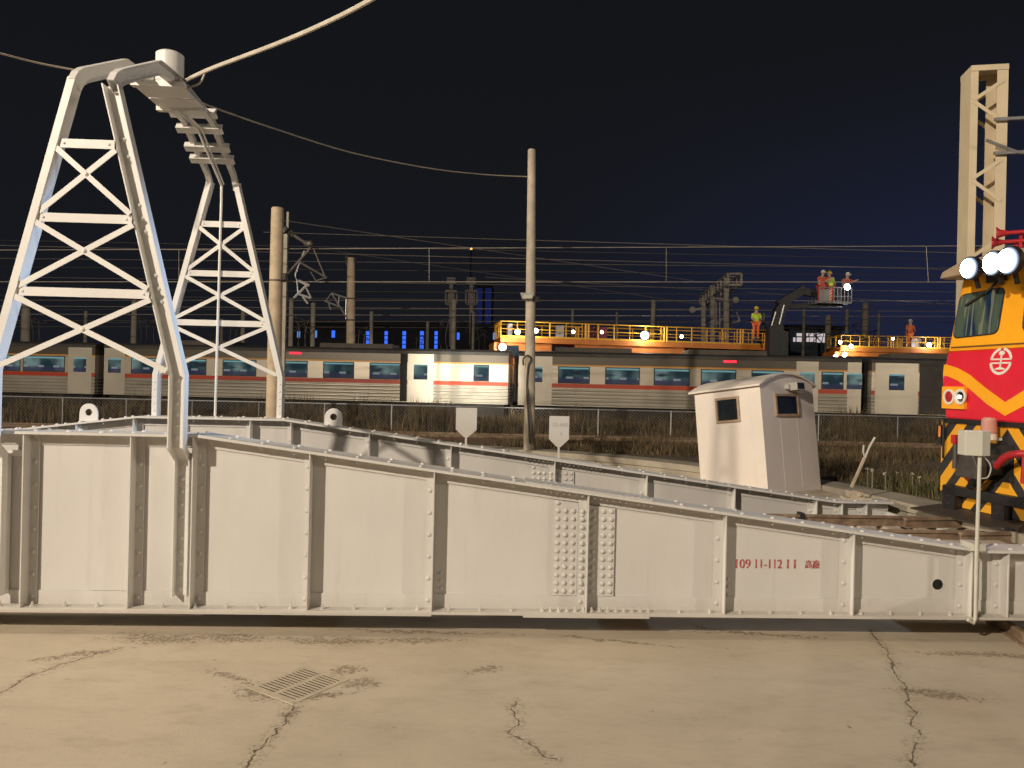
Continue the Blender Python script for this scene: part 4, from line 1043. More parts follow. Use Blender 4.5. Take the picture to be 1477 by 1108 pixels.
for i, (px, py, Y, r_, lab) in enumerate(far):
    t, po, h, pb = pole('yard_pole', px, py, Y, r_*1.15, r_, farpole, lab, 'pole', None, 'concrete poles across the far yard', seg=10)
    mb = MB(); s_ = random.choice((-1, 1))
    mb.tube([(s_*r_, 0, h*.70), (s_*1.1, 0, h*.80)], .04, 6); mb.tube([(s_*r_, 0, h*.83), (s_*1.1, 0, h*.80)], .04, 6); mb.tube([(s_*.6, 0, h*.8), (s_*1.3, 0, h*.72)], .03, 6); mb.tube(bez([Vector((s_*.3, 0, h*.84)), Vector((s_*.55, 0, h*.66)), Vector((s_*.3, .1, h*.5))], 5), .03, 5); mb.tube(bez([Vector((s_*.9, 0, h*.8)), Vector((s_*.95, 0, h*.6)), Vector((s_*.5, .1, h*.48))], 5), .025, 5); mb.box((-s_*r_*.6, -r_-.12, h*.3), (s_*r_*.6, -r_, h*.36))
    mb.build('bracket', dksteel, t)

# ------------------------------------------------------------------ catenary wires
wire_m = M('overhead_wire', (.34, .30, .25), .5, .3, .1, 4)
wiredk = M('far_overhead_wire', (.20, .18, .16), .6, .2, .1, 4)
def hw(pa, pb_, Ya, Yb, r, mat, label, grp='overhead wires across the yard', sag=0):
    a = W(*pa, Ya); b_ = W(*pb_, Yb); pts = []
    for i in range(17):
        t_ = i/16; p_ = a.lerp(b_, t_); p_.z -= sag*4*t_*(1-t_); pts.append(p_)
    return wire('overhead_wire', pts, r, mat, label, 'wire', grp, 5)
cat = thing('catenary', 'brightest pair of overhead wires with droppers, crossing before the train', 'catenary wire', W(738, 408, 24.2))
c0 = W(738, 408, 24.2)
for nm, ya_, yb_ in (('messenger_wire', (0, 361), (1420, 353)), ('contact_wire', (0, 407), (1420, 406))):
    mb = MB(); a = W(-150, ya_[1]-2*(nm[0] == 'm'), 25.3)-c0; b_ = W(1700, yb_[1]+(6 if nm[0] == 'c' else -1), 23.5)-c0
    a = W(-150, 361.5 if nm[0] == 'm' else 406.5, 24.6)-c0; b_ = W(1700, 353.5 if nm[0] == 'm' else 407, 23.8)-c0
    mb.tube([a, b_], .014, 6); mb.build(nm, wire_m, cat)
for px in (258, 619, 961, 1336):
    f_ = (px+150)/1850; Y = 24.6-.8*f_; mb = MB(); mb.tube([W(px, 361.5-8*f_, Y)-c0, W(px+(3 if px > 1000 else 0), 406.8, Y)-c0], .008, 5); mb.build('dropper', wire_m, cat)
wl = [((408, 318), (1000, 405), 30, 44, 'very faint wire slanting down from the thick concrete pole top to the right'), ((380, 335), (1420, 366), 34, 34, 'faint upper wire dipping gently right, above the bright pair'), ((-80, 352), (1500, 392), 40, 42, 'faint wire crossing just under the upper bright wire'),
      ((-80, 372), (1500, 388), 46, 48, 'dim wire midway between the bright pair'), ((-80, 398), (1500, 423), 50, 50, 'dim wire just below the lower bright wire'), ((-80, 433), (1500, 434), 52, 50, 'pale wire meeting the tops of the far poles'), ((-80, 441), (1500, 450), 48, 48, 'thicker pale wire level with the mid pole bracket'),
      ((-80, 453), (1500, 457), 44, 46, 'pale lower wire behind the mid distance pole'), ((-80, 462), (1500, 466), 56, 56, 'dim wire close above the works platform rail'), ((-80, 425), (1500, 441), 60, 60, 'thin dim wire between the pole tops and the lower bright wire'), ((-80, 471), (1500, 474), 62, 62, 'lowest dim wire just over the blue windows')]
wl += [((-80, 345), (1500, 377), 58, 60, 'hair thin dim wire above the bracketed mid distance pole'), ((-80, 384), (1500, 399), 64, 62, 'hair thin dim wire just over the lower bright wire at left'), ((-80, 416), (1500, 428), 66, 64, 'hair thin dim wire a little below the lower bright wire'),
       ((-80, 447), (1500, 445), 68, 66, 'hair thin dim wire through the hanging insulators of the gantry frame'), ((-80, 466), (1500, 461), 58, 60, 'dim wire brushing the top of the blue window shed'), ((700, 400), (1500, 446), 54, 50, 'dim wire slanting down right past the raised basket'), ((480, 362), (1100, 452), 60, 62, 'dim wire slanting down right from the mid distance pole')]
for (a, b_, Ya, Yb, lab) in wl: hw(a, b_, Ya, Yb, .016 if Ya < 40 else .022, wiredk if 'dim' in lab or 'faint' in lab else wire_m, lab)

# ------------------------------------------------------------------ fence
FY = 28.6; posts_px = (-100, -5, 90, 182, 277, 373, 468, 565, 664, 764, 863, 968, 1075, 1181, 1295, 1410)
xs_ = [W(p_, 600, FY).x for p_ in posts_px]; zf = CAMZ-34.3*FY/F
t = thing('chain_link_fence', 'low chain link fence on thin posts between the pit and the train', 'fence', (xs_[0], FY, RIM-.03))
hf = zf-RIM+.03
for x in xs_:
    mb = MB(); mb.tube([(x-xs_[0], 0, 0), (x-xs_[0], 0, hf+.03)], .028, 8); mb.build('post', galv, t)
mb = MB(); mb.tube([(0, 0, hf), (xs_[-1]-xs_[0], 0, hf)], .026, 8); mb.build('top_rail', galv, t)
mb = MB(); mb.box((0, .02, .03), (xs_[-1]-xs_[0], .024, hf-.02)); mb.build('wire_mesh', chain, t)

# siding rails in the grass
t = thing('siding_track', 'rusty siding rails half hidden in dry grass before the fence', 'track', (0, 26.3, RIM))
for y in (-.53, .53):
    mb = MB(); mb.box((-26, y-.04, .08), (26, y+.04, .13)); mb.box((-26, y-.012, .0), (26, y+.012, .08)); mb.build('rail', rust, t)
mb = MB(); mb.prism([(-1.3, -.02), (1.3, -.02), (1.0, .04), (-1.0, .04)], -26, 26, 'x'); mb.build('ballast', M('red_ballast', (.15, .085, .055), .9, 0, .4, 7, .8, 25), t)

# ------------------------------------------------------------------ grass (stuff)
def blades(name, mat, n_, area, hmin, hmax, label, lean=.35, w=.012, clump=None):
    mb = MB(); vs = []; fs = []
    for i in range(n_):
        for _ in range(20):
            x, y, ok = area()
            if ok: break
        else: continue
        k = 1.0
        if clump: k = clump(x, y)
        if k < .05: continue
        h_ = random.uniform(hmin, hmax)*k; a = random.uniform(0, 6.28); l_ = random.uniform(0, lean)*h_; ca, sa = math.cos(a), math.sin(a)
        b_ = random.uniform(0, 6.28); wx, wy = w*math.cos(b_), w*math.sin(b_); j = len(vs); z = RIM-.04
        vs += [(x-wx, y-wy, z), (x+wx, y+wy, z), (x+ca*l_*.4+wx*.7, y+sa*l_*.4+wy*.7, z+h_*.6), (x+ca*l_*.4-wx*.7, y+sa*l_*.4-wy*.7, z+h_*.6), (x+ca*l_, y+sa*l_, z+h_)]
        fs += [(j, j+1, j+2, j+3), (j+3, j+2, j+4)]
    mb.v = vs; mb.f = fs; mb.m = [0]*len(fs)
    o = mb.build(name, mat); o['label'] = label; o['category'] = 'grass'; o['kind'] = 'stuff'; return o
from mathutils import noise as mn
def out_pit(x, y): return (Vector((x, y, 0))-Vector((BC.x, BC.y, 0))).length > PR+.85
def ar(x0, x1, y0, y1):
    def f():
        x, y = random.uniform(x0, x1), random.uniform(y0, y1); return x, y, out_pit(x, y)
    return f
cl = lambda x, y: max(0, min(1.3, .6+1.5*mn.noise(Vector((x*.45, y*.5, 3)))+.5*mn.noise(Vector((x*1.7, y*1.3, 7)))))
blades('tall_dry_grass', drygrass, 26000, ar(-24, 22, 28.9, 33.0), .35, 1.15, 'tall dry brown grass growing behind the chain link fence', .35, .02, cl)
cl2 = lambda x, y: max(0, min(1.4, .55+1.6*mn.noise(Vector((x*.3, y*.45, 9)))))
blades('dry_grass', drygrass, 15000, ar(-6, 17, 21.5, 28.3), .08, .42, 'short dry straw grass between the pit wall and the fence', .7, .012, cl2)
blades('dry_grass_verge', drygrass, 9000, ar(1.5, 16, 16, 24), .06, .40, 'short dry grass verge beside the pit coping', .7, .011, cl2)
c_w = G(1310, 712, RIM)
blades('weeds', greengrass, 1700, ar(c_w.x-1.3, c_w.x+1.2, c_w.y-.6, c_w.y+1.6), .08, .46, 'green weeds growing at the pit edge left of the yellow vehicle', .9, .009, lambda x, y: max(.15, 1.0-.35*abs(x-c_w.x)+1.2*mn.noise(Vector((x*3.1, y*3.1, 1)))))
for k in range(6):
    pass
# small white flowers among the weeds
mb = MB()
for k in range(7):
    a = Vector((c_w.x+random.uniform(-.7, .3), c_w.y+random.uniform(-.1, 1.0), RIM+random.uniform(.28, .42)))
    for j in range(5): mb.dome(a+Vector((random.uniform(-.03, .03), random.uniform(-.03, .03), random.uniform(-.02, .02))), (0, -.4, 1), .014, .01, 6)
    mb.tube([(a.x, a.y, RIM-.03), a], .003, 4)
o = mb.build('wild_flowers', M('pale_petals', (.6, .55, .45), .7)); o['label'] = 'tiny white flower heads among the green weeds'; o['category'] = 'flowers'; o['kind'] = 'stuff'

# ------------------------------------------------------------------ passenger train
TYAW = math.atan(-.09)
def TX(px): u = (px-738.5)/F; return u*37.5/(1+.09*u)
ZR = 1.02
def train_car(pxa, pxb, wins, doors, label, lamp=None, dark=()):
    xa, xb = TX(pxa), TX(pxb); cxm = (xa+xb)/2; ycm = 37.5-.09*cxm; k = 1/math.cos(TYAW); Lc = (xb-xa)*k-.5
    t = thing('passenger_carriage', label, 'train car', (cxm, ycm, ZR), TYAW, 'carriages of the passing passenger train')
    h = Lc/2; lx = lambda px: (TX(px)-cxm)*k
    mb = MB(); mb.box((-h, 0, .95), (h, 2.75, 3.50)); body = mb.build('body', trainside, t)
    mb = MB(); mb.prism([(-.02, 3.38), (-.01, 3.53), (.25, 3.62), (.8, 3.68), (1.95, 3.68), (2.5, 3.62), (2.76, 3.53), (2.77, 3.38)], -h-.02, h+.02, 'x'); mb.build('roof', darkroof, t)
    mb = MB(); mb.box((-h, -.008, 1.86), (h, -.002, 2.06)); mb.build('red_band', trainred, t)
    mb = MB(); mb.box((-h, -.008, 2.93), (h, -.002, 3.0)); mb.build('orange_line', trainorange, t)
    for (a, b_) in wins:
        f = MB(); f.box((lx(a)-.05, -.014, 2.07), (lx(b_)+.05, -.0025, 2.91)); f_ = f.build('window', darkroof, t)
        g = MB(); g.box((lx(a), -.022, 2.12), (lx(b_), -.0145, 2.86)); g.build('pane', trainwin, f_)
    for (a, b_, mt) in doors:
        g = MB(); g.box((lx(a), -.016, .98), (lx(b_), -.0085, 3.42)); d = g.build('door' if mt is not traincream else 'end_panel', mt, t)
        if mt is traincream:
            m_ = (lx(a)+lx(b_))/2; g = MB(); g.box((m_-.35, -.022, 2.1), (m_+.35, -.0165, 2.85)); g.build('pane', trainwin, d)
    mb = MB(); mb.box((-h+.2, .15, .3), (h-.2, 2.6, .95)); mb.build('underframe', under, t)
    for s_ in (-1, 1):
        for dx in (-1.05, 1.05):
            mb = MB(); mb.lathe([(0, -.07), (.43, -.07), (.43, .07), (0, .07)], (s_*(h-3.2)+dx, .5, .43), (0, 1, 0), 18); mb.build('wheel', dksteel, t)
    for xx in (-h*.55, h*.25):
        mb = MB(); mb.prism([(.5, 3.62), (.62, 3.88), (2.1, 3.88), (2.25, 3.62)], xx-1.9, xx+1.9, 'x'); mb.build('roof_unit', M('roof_unit_grey', (.10, .085, .07), .6), t)
    mb = MB(); mb.box((-h-.26, .5, 1.1), (-h, 2.2, 3.4)); mb.build('gangway', under, t)
    if lamp:
        mb = MB(); mb.box((lx(lamp)-.3, -.05, 3.26), (lx(lamp)+.3, .0, 3.35)); mb.build('side_lamp', E('red_side_lamp', (1, .02, .04), 3.0), t)
    return t
train_car(-470, 143, [(-2, 28), (34, 92), (-60, -10)], [(98, 132, traincream)], 'leftmost carriage, seen through the near lattice frame')
train_car(143, 740, [(190, 226), (684, 704), (252, 296), (322, 368), (405, 442), (467, 509), (534, 576)], [(150, 180, traincream), (577, 587, under), (588, 625, traincream), ], 'carriage behind the thick concrete pole with red lamp above its windows', 425)
train_car(740, 1249, [(806, 849), (874, 921), (944, 993), (1012, 1060), (1085, 1128), (1186, 1215)], [(748, 796, traincream), (1148, 1180, traincream), (1222, 1242, traincream)], 'carriage running from the round pole to behind the cabin, with red lamp', 1052)
train_car(1249, 1700, [(1410, 1450), (1480, 1530)], [(1262, 1324, traincream), (1326, 1400, darkroof)], 'last carriage on the right, behind the fence and yellow vehicle')

# ------------------------------------------------------------------ works platforms behind the train
lampW = E('works_lamp_white', (.9, .96, 1), 30)
PL = []   # lamps that light
def works(pxa, pxb, Ya, Yb, prail, pdeck, label, lamps_, panels, parts):
    a = W(pxa, pdeck, Ya); b_ = W(pxb, 0, Yb); L_ = math.hypot(b_.x-a.x, Yb-Ya); rz = math.atan2(Yb-Ya, b_.x-a.x)
    zd = a.z; zr_ = W(pxa, prail, Ya).z; hr = zr_-zd
    t = thing('works_platform_wagon', label, 'works wagon', (a.x, Ya, zd), rz, 'yellow railed works wagons behind the train')
    lx = lambda px: (W(px, 0, (Ya+(Yb-Ya)*(px-pxa)/(pxb-pxa))).x-a.x)/math.cos(rz)
    mb = MB(); mb.box((0, 0, -.28), (L_, 2.4, 0)); mb.build('deck', worange, t)
    for yy in (0, 2.36):
        mb = MB(); mb.tube([(0, yy, hr), (L_, yy, hr)], .035, 6); mb.tube([(0, yy, hr*.52), (L_, yy, hr*.52)], .026, 6); mb.box((0, yy-.02, .0), (L_, yy+.02, .1))
        x = 0; i = 0
        while x < L_:
            mb.tube([(x, yy, 0), (x, yy, hr)], .038 if i % 3 == 0 else .026, 6); x += .62 if pxa > 1000 else .93; i += 1
            if i % 5 == 0: mb.tube([(x+.2, yy, 0), (x+.2, yy, hr)], .06, 6); mb.tube([(x+.36, yy, 0), (x+.36, yy, hr)], .06, 6)
        mb.build('railing', wyellow, t)
    for xx in (0, L_):
        mb = MB(); 
        for yy in (.0, .8, 1.6, 2.36): mb.tube([(xx, yy, 0), (xx, yy, hr)], .04, 6)
        mb.tube([(xx, 0, hr), (xx, 2.36, hr)], .04, 6); mb.build('end_rail', wyellow, t)
    for (x0, x1, z0, z1, mt) in parts:
        mb = MB(); mb.box((lx(x0), .12, z0), (lx(x1), 2.3, z1)); mb.build('body', mt, t, bevel=.03)
    for (x0, x1, mt) in panels:
        mb = MB(); mb.box((lx(x0), .5, .02), (lx(x1), .9, hr*.9)); mb.build('cabinet', mt, t)
    for (px, py, r_) in lamps_:
        z = W(px, py, Ya).z-zd; mb = MB(); mb.lathe([(r_*.7, -.14), (r_*1.1, -.02), (r_*1.1, .01)], (lx(px), -.1, z), (0, -1, 0), 14); o_ = mb.build('lamp', dksteel, t)
        mb = MB(); mb.lathe([(r_, .0), (r_*.6, .03), (0, .04)], (lx(px), -.1, z), (0, -1, 0), 14); mb.build('lens', lampW, o_)
        PL.append((Vector((a.x, Ya, zd))+Matrix.Rotation(rz, 3, 'Z') @ Vector((lx(px), -.6, z)), r_))
    return t
cabw = M('works_cab_white', (.55, .5, .45), .5)
wt = works(722, 1142, 42, 44.6, 463, 486, 'long orange works wagon with yellow railings behind the round pole',
      [(757, 479, .16), (783, 477, .15), (837, 478, .1), (878, 478, .1), (940, 482, .25), (993, 483, .11), (736, 501, .22), (1131, 500, .12)],
      [(817, 827, cabw), (856, 870, M('maroon_panel', (.16, .02, .03), .5)), (874, 890, M('maroon_panel', (.16, .02, .03), .5)), (745, 752, cabw)],
      [(724, 808, -2.6, -.3, worange), (842, 1000, -2.4, -.3, worange), (1004, 1128, -2.4, -.34, M('works_dark_brown', (.05, .03, .02), .7)), (1118, 1140, -1.0, -.29, worange)])
# cab window at the left end of that wagon
mb = MB(); mb.box((.35, .08, -1.15), (1.05, .118, -.45)); mb.build('cab_window', glassdk, wt)
works(1213, 1420, 50, 50, 483.5, 500.5, 'orange works wagon with yellow railings beside the yellow vehicle cab',
      [(1216, 515, .16), (1229, 512, .17), (1238, 500, .15), (1222, 494, .13), (1350, 498, .18), (1298, 489, .1)], [(1332, 1345, cabw), (1309, 1319, wyellow)],
      [(1222, 1420, -.6, -.29, worange), (1217, 1222, -1.6, -.3, worange), (1228, 1233, -1.6, -.62, worange)])

# ------------------------------------------------------------------ lifting boom with basket
p0 = W(1133, 512, 42.5)
t = thing('lifting_boom', 'dark folding crane boom holding a work basket above the wagon end', 'crane', (p0.x, 42.5, p0.z))
q = lambda px, py, dy=0: W(px, py, 42.5+dy)-p0
mb = MB(); mb.bar(q(1120, 512), q(1117, 470), .7, .75); mb.box(q(1110, 512, -.4), q(1130, 480, .4)); mb.build('column', black, t)
mb = MB(); mb.bar(q(1115, 485), q(1124, 445), .5, .55, up=(0, 1, 0)); mb.bar(q(1122, 452), q(1132, 436), .55, .6, up=(0, 1, 0)); mb.build('lower_arm', black, t)
mb = MB(); mb.bar(q(1122, 440), q(1160, 417), .45, .5, up=(0, 1, 0)); mb.bar(q(1155, 420), q(1178, 424), .4, .4, up=(0, 1, 0)); mb.bar(q(1135, 442), q(1215, 440), .22, .24, up=(0, 1, 0)); mb.build('upper_arm', black, t)
mb = MB(); mb.tube([q(1124, 468, -.35), q(1131, 440, -.35)], .06, 8); mb.tube([q(1113, 470, -.35), q(1119, 450, -.35)], .05, 8); mb.build('hydraulic_ram', galv, t)
mb = MB(); a = q(1174, 439); b_ = q(1219, 436); wz = q(1174, 420).z
mb.box((a.x, -.8, a.z), (b_.x, .8, a.z+.1)); mb.box((a.x, -.82, a.z+.1), (q(1190, 430).x, -.78, wz))
for i in range(10):
    x = a.x+(b_.x-a.x)*i/9
    for yy in (-.8, .8): mb.tube([(x, yy, a.z), (x, yy, wz+.12)], .025, 6)
for yy in (-.8, .8): mb.tube([(a.x, yy, wz+.12), (b_.x, yy, wz+.12)], .03, 6); mb.tube([(a.x, yy, (a.z+wz)/2), (b_.x, yy, (a.z+wz)/2)], .025, 6)
mb.build('basket', M('basket_grey', (.22, .21, .2), .6), t)
mb = MB(); 
for i in range(4): 
    mb.add([(q(1187, 436).x+.0, -.84, q(1187, 437).z+i*.16), (q(1191, 436).x, -.84, q(1187, 437).z+.12+i*.16), (q(1191, 436).x, -.84, q(1187, 437).z+.2+i*.16), (q(1187, 436).x, -.84, q(1187, 437).z+.08+i*.16)]+[(q(1187, 436).x+.0, -.83, q(1187, 437).z+i*.16), (q(1191, 436).x, -.83, q(1187, 437).z+.12+i*.16), (q(1191, 436).x, -.83, q(1187, 437).z+.2+i*.16), (q(1187, 436).x, -.83, q(1187, 437).z+.08+i*.16)], MB.BF)
mb.build('warning_strip', M('warn_orange', (.8, .25, .1), .5), t)
a = q(1222, 414, -.9); mb = MB(); mb.lathe([(.1, -.12), (.2, -.02), (.2, .01)], a, (0, -1, 0), 14); o_ = mb.build('lamp', dksteel, t); mb = MB(); mb.lathe([(.19, 0), (.1, .04), (0, .05)], a, (0, -1, 0), 14); mb.build('lens', lampW, o_); PL.append((W(1222, 414, 41.2), .2))

# ------------------------------------------------------------------ workers
def person(px, pfeet, Y, label, top_m, trouser_m, helmet_m, lean=0.0, arms=0, face=1, group='workers in hi vis on the works wagons', vest=True):
    p = W(px, pfeet, Y); t = thing('person', label, 'person', p, 0, group)
    V = [(0, 0, .92), (.0, 0, 1.12), (lean*.5, -.0, 1.38), (lean*.8, -.01, 1.50), (lean, -.02, 1.60), (lean*1.05, -.03, 1.72),
         (.10, 0, .88), (.12, -.03, .48), (.12, .02, .06), (.12, -.12, .03), (-.10, 0, .88), (-.12, -.03, .48), (-.12, .02, .06), (-.12, -.12, .03),
         (.19+lean*.5, 0, 1.40), (.26+lean*.5, -.06, 1.14), (.20+lean*.6, -.30, 1.08), (-.19+lean*.5, 0, 1.40), (-.26+lean*.5, -.06, 1.14), (-.20+lean*.6, -.30, 1.08)]
    if arms: V[15] = (.34+lean, -.12, 1.30); V[16] = (.52+lean, -.25, 1.42); V[18] = (.10+lean, -.25, 1.22); V[19] = (.35+lean, -.40, 1.36)
    Ed = [(0, 1), (1, 2), (2, 3), (3, 4), (4, 5), (0, 6), (6, 7), (7, 8), (8, 9), (0, 10), (10, 11), (11, 12), (12, 13), (2, 14), (14, 15), (15, 16), (2, 17), (17, 18), (18, 19)]
    rr = [.16, .155, .17, .075, .095, .085, .10, .07, .05, .045, .10, .07, .05, .045, .075, .055, .042, .075, .055, .042]
    def grow(nm, keep, grow_, mat):
        idx = {k: i for i, k in enumerate(keep)}
        me = bpy.data.meshes.new(nm); me.from_pydata([V[k] for k in keep], [(idx[a], idx[b_]) for a, b_ in Ed if a in idx and b_ in idx], [])
        ob = bpy.data.objects.new('tmp', me); COL.objects.link(ob); md = ob.modifiers.new('s', 'SKIN')
        for k, sv in zip(keep, me.skin_vertices[0].data): sv.radius = (rr[k]*grow_*1.12, rr[k]*grow_); sv.use_root = k in (0, 1) and k == keep[0]
        sb = ob.modifiers.new('d', 'SUBSURF'); sb.levels = 2; sb.render_levels = 2
        bpy.context.view_layer.update(); m2 = bpy.data.meshes.new_from_object(ob.evaluated_get(bpy.context.evaluated_depsgraph_get())); bpy.data.objects.remove(ob)
        m2.materials.clear(); m2.materials.append(mat); m2.polygons.foreach_set('use_smooth', [True]*len(m2.polygons))
        o_ = bpy.data.objects.new(nm, m2); COL.objects.link(o_); o_.parent = t; return o_
    grow('body', list(range(20)), 1.0, skin)
    grow('jacket', [0, 1, 2, 14, 15, 17, 18], 1.15, top_m)
    grow('trousers', [0, 6, 7, 8, 10, 11, 12], 1.12, trouser_m)
    if helmet_m:
        mb = MB(); c_ = V[5]; mb.lathe([(.135, -.03), (.125, .0), (.12, .06), (.08, .12), (0, .14)], (c_[0], c_[1], c_[2]-.01), (0, 0, 1), 14); mb.box((c_[0]-.1, c_[1]-.2, c_[2]-.035), (c_[0]+.1, c_[1]-.08, c_[2]-.02)); mb.build('helmet', helmet_m, t, smooth=True)
    # eyes, nose
    mb = MB(); hd = V[4]
    for s_ in (-1, 1): mb.dome((hd[0]+s_*.035, hd[1]-.085, hd[2]+.06), (0, -1, 0), .014, .008, 6)
    mb.build('eyes', black, t)
    return t
hw_ = M('helmet_white', (.7, .68, .6), .4); hy_ = M('helmet_yellow', (.75, .5, .05), .4)
navy = M('dark_trousers', (.03, .03, .05), .8); pinkred = M('red_overall', (.5, .06, .04), .7)
person(1090, 489, 42.6, 'worker in lime jacket and orange trousers standing at the railing', hivis, hiorange, hy_)
person(1312, 500, 50.6, 'worker in orange overalls standing alone on the right wagon', hiorange, hiorange, hw_)
person(1184, 437, 42.3, 'worker in red overalls at the left of the raised basket', pinkred, pinkred, hw_, .08, 1)
person(1197, 438, 42.6, 'worker in lime jacket standing in the middle of the basket', hivis, pinkred, hy_, -.08)
person(1219, 440, 42.5, 'worker in red jacket by the lamp at the basket right end', pinkred, navy, hw_, .1, 1)

# ------------------------------------------------------------------ portal beam behind the works wagon
p0 = W(1040, 500, 52); t = thing('overhead_gantry_frame', 'grey box gantry frame with hanging insulators behind the worker in lime', 'gantry', p0)
q = lambda px, py, dy=0: W(px, py, 52+dy)-p0
for (px, pt, dy) in ((1014, 430, 6), (1027, 412, 3), (1047, 400, -1)):
    mb = MB(); a = q(px, pt, dy); b_ = q(px, 500, dy); mb.bar(b_, a, .3, .3, up=(0, 1, 0)); mb.build('column', farpole, t)
A = [q(1050, 395, -2), q(1069, 395, -2), q(1069, 411, -2), q(1050, 411, -2)]; B_ = [q(1010, 428, 8), q(1020, 428, 8), q(1020, 440, 8), q(1010, 440, 8)]
mb = MB()
for i in range(4): mb.bar(A[i], A[(i+1) % 4], .14, .14, up=(0, 1, 0)); mb.bar(A[i], B_[i], .13, .13); mb.bar(B_[i], B_[(i+1) % 4], .12, .12, up=(0, 1, 0))
for k in range(1, 9):
    f0 = k/9; mb.bar(A[0].lerp(B_[0], f0), A[3].lerp(B_[3], f0), .1, .1); mb.bar(A[1].lerp(B_[1], f0), A[2].lerp(B_[2], f0), .08, .08); mb.bar(A[0].lerp(B_[0], f0), A[1].lerp(B_[1], f0), .08, .08)
mb.build('lattice_beam', farpole, t)
mb = MB()
for px in (1030, 1033, 1038, 1044, 1051, 1054): mb.tube([q(px, 436), q(px, 475)], .06, 6)
mb.tube([q(1028, 430), q(1062, 433)], .08, 6); mb.dome(q(1061, 433), (0, -1, 0), .25); mb.tube([q(1000, 447), q(1018, 444)], .08, 6); mb.dome(q(999, 447), (0, -1, 0), .25)
for (a, b_, c_, d_) in ((1062, 450, 1067, 463), (1055, 466, 1067, 463), (1033, 468, 1044, 458), (1044, 458, 1051, 470)): mb.tube([q(a, b_), q(c_, d_)], .05, 6)
mb.build('hangers', farpole, t)

# dark signal frame and dim blue hoarding
p0 = W(668, 480, 70); t = thing('signal_frame', 'dark twin headed lattice signal frame left of the dim blue tower', 'signal', p0)
q = lambda px, py, dy=0: W(px, py, 70+dy)-p0
for c_ in (651, 680):
    mb = MB(); mb.bar(q(c_, 500), q(c_, 410), .35, .35, up=(0, 1, 0)); mb.build('column', dksteel, t)
    mb = MB(); mb.box(q(c_-7, 410, -.3), q(c_+7, 402, .5)); mb.box(q(c_-9, 422, -.3), q(c_+9, 420, .5))
    for k in range(5): mb.bar(q(c_-8+4*k, 422), q(c_-8+4*k, 438), .12, .12)
    mb.box(q(c_-8, 440, -.3), q(c_+8, 438, .5)); mb.build('signal_head', dksteel, t)
    mb = MB()
    for k in range(4): mb.tube(bez([q(c_-6+4*k, 440), q(c_-2+4*k, 458), q(c_-8+5*k, 480)], 5), .06, 5)
    mb.build('cables', dksteel, t)
p0 = W(695, 500, 120); t = thing('dim_blue_tower', 'tall narrow building glowing dim blue behind the dark signal frame', 'building', p0)
q = lambda px, py, dy=0: W(px, py, 120+dy)-p0
a, b_ = q(684, 530), q(711, 412); mb = MB(); mb.box((a.x, 0, a.z-3), (b_.x, 6, b_.z)); mb.build('wall', bldark, t)
for k, (x0, x1) in enumerate(((686, 696), (699, 709))):
    a, b_ = q(x0, 470), q(x1, 416); mb = MB(); mb.box((a.x, -.1, a.z), (b_.x, -.02, b_.z)); mb.build('lit_panel', E('dim_blue_panel', (.012, .022, .11), .55 if k else .55), t)

# sheds with lit windows
p0 = W(560, 505, 95); t = thing('blue_window_shed', 'long dark shed with a row of bright blue lit windows', 'building', p0)
q = lambda px, py, dy=0: W(px, py, 95+dy)-p0
a, b_ = q(415, 540), q(735, 474); mb = MB(); mb.box((a.x, 0, a.z-1), (b_.x, 12, b_.z)); mb.build('wall', bldark, t)
mb = MB(); mb.box((a.x-.6, -.6, b_.z+.002), (b_.x+.6, 12.6, b_.z+.5)); mb.build('roof', bldark, t)
blu = E('blue_window_light', (.045, .16, 1.0), 1.15); blp = E('pale_blue_window_light', (.16, .38, .9), .7)
for (cx_, w_, y0, y1, mt) in ((431, 4.5, 478, 487, blp), (454.5, 6, 477, 487, blp), (481, 5, 477, 487, blu), (531, 6, 478, 503, blu), (557, 5, 478, 503, blu), (583, 5.5, 478, 503, blu), (608.5, 6, 478, 503, blu), (629, 5, 478, 503, blu), (661, 4, 480, 490, blu), (713.5, 5, 480, 490, blp)):
    x0 = q(cx_-w_/2, y1); x1 = q(cx_+w_/2, y0); f = MB(); f.box((x0.x-.08, -.06, x0.z-.08), (x1.x+.08, -.01, x1.z+.08)); fo = f.build('window', bldark, t)
    g = MB(); g.box((x0.x, -.1, x0.z), (x1.x, -.065, x1.z)); g.build('pane', mt, fo)
    if y1 > 500:
        g = MB()
        for k in (1, 2, 3): zz = x0.z+(x1.z-x0.z)*k/4; g.box((x0.x, -.13, zz-.05), (x1.x, -.102, zz+.05))
        g.build('glazing_bar', bldark, fo)
p0 = W(1170, 520, 80); t = thing('depot_shed', 'slate grey depot shed with a strip of white lit windows under the basket', 'building', p0)
q = lambda px, py, dy=0: W(px, py, 80+dy)-p0
a, b_ = q(1138, 545), q(1215, 476); mb = MB(); mb.box((a.x, 0, a.z-1), (b_.x, 10, b_.z)); mb.build('wall', blslate, t)
mb = MB(); mb.box((a.x-.5, -.5, b_.z+.002), (b_.x+.5, 10.5, b_.z+.4)); mb.build('roof', bldark, t)
wl_ = E('white_window_light', (.75, .66, .66), .75)
for (x0, x1, y0, y1) in ((1149, 1161, 481, 485), (1163, 1176, 481, 485), (1178, 1191, 481, 485), (1144, 1147, 487, 493), (1149, 1161, 487, 493), (1163, 1176, 487, 493), (1178, 1191, 486, 494)):
    A_ = q(x0, y1); B2 = q(x1, y0); g = MB(); g.box((A_.x, -.06, A_.z), (B2.x, -.01, B2.z)); g.build('window', wl_, t)

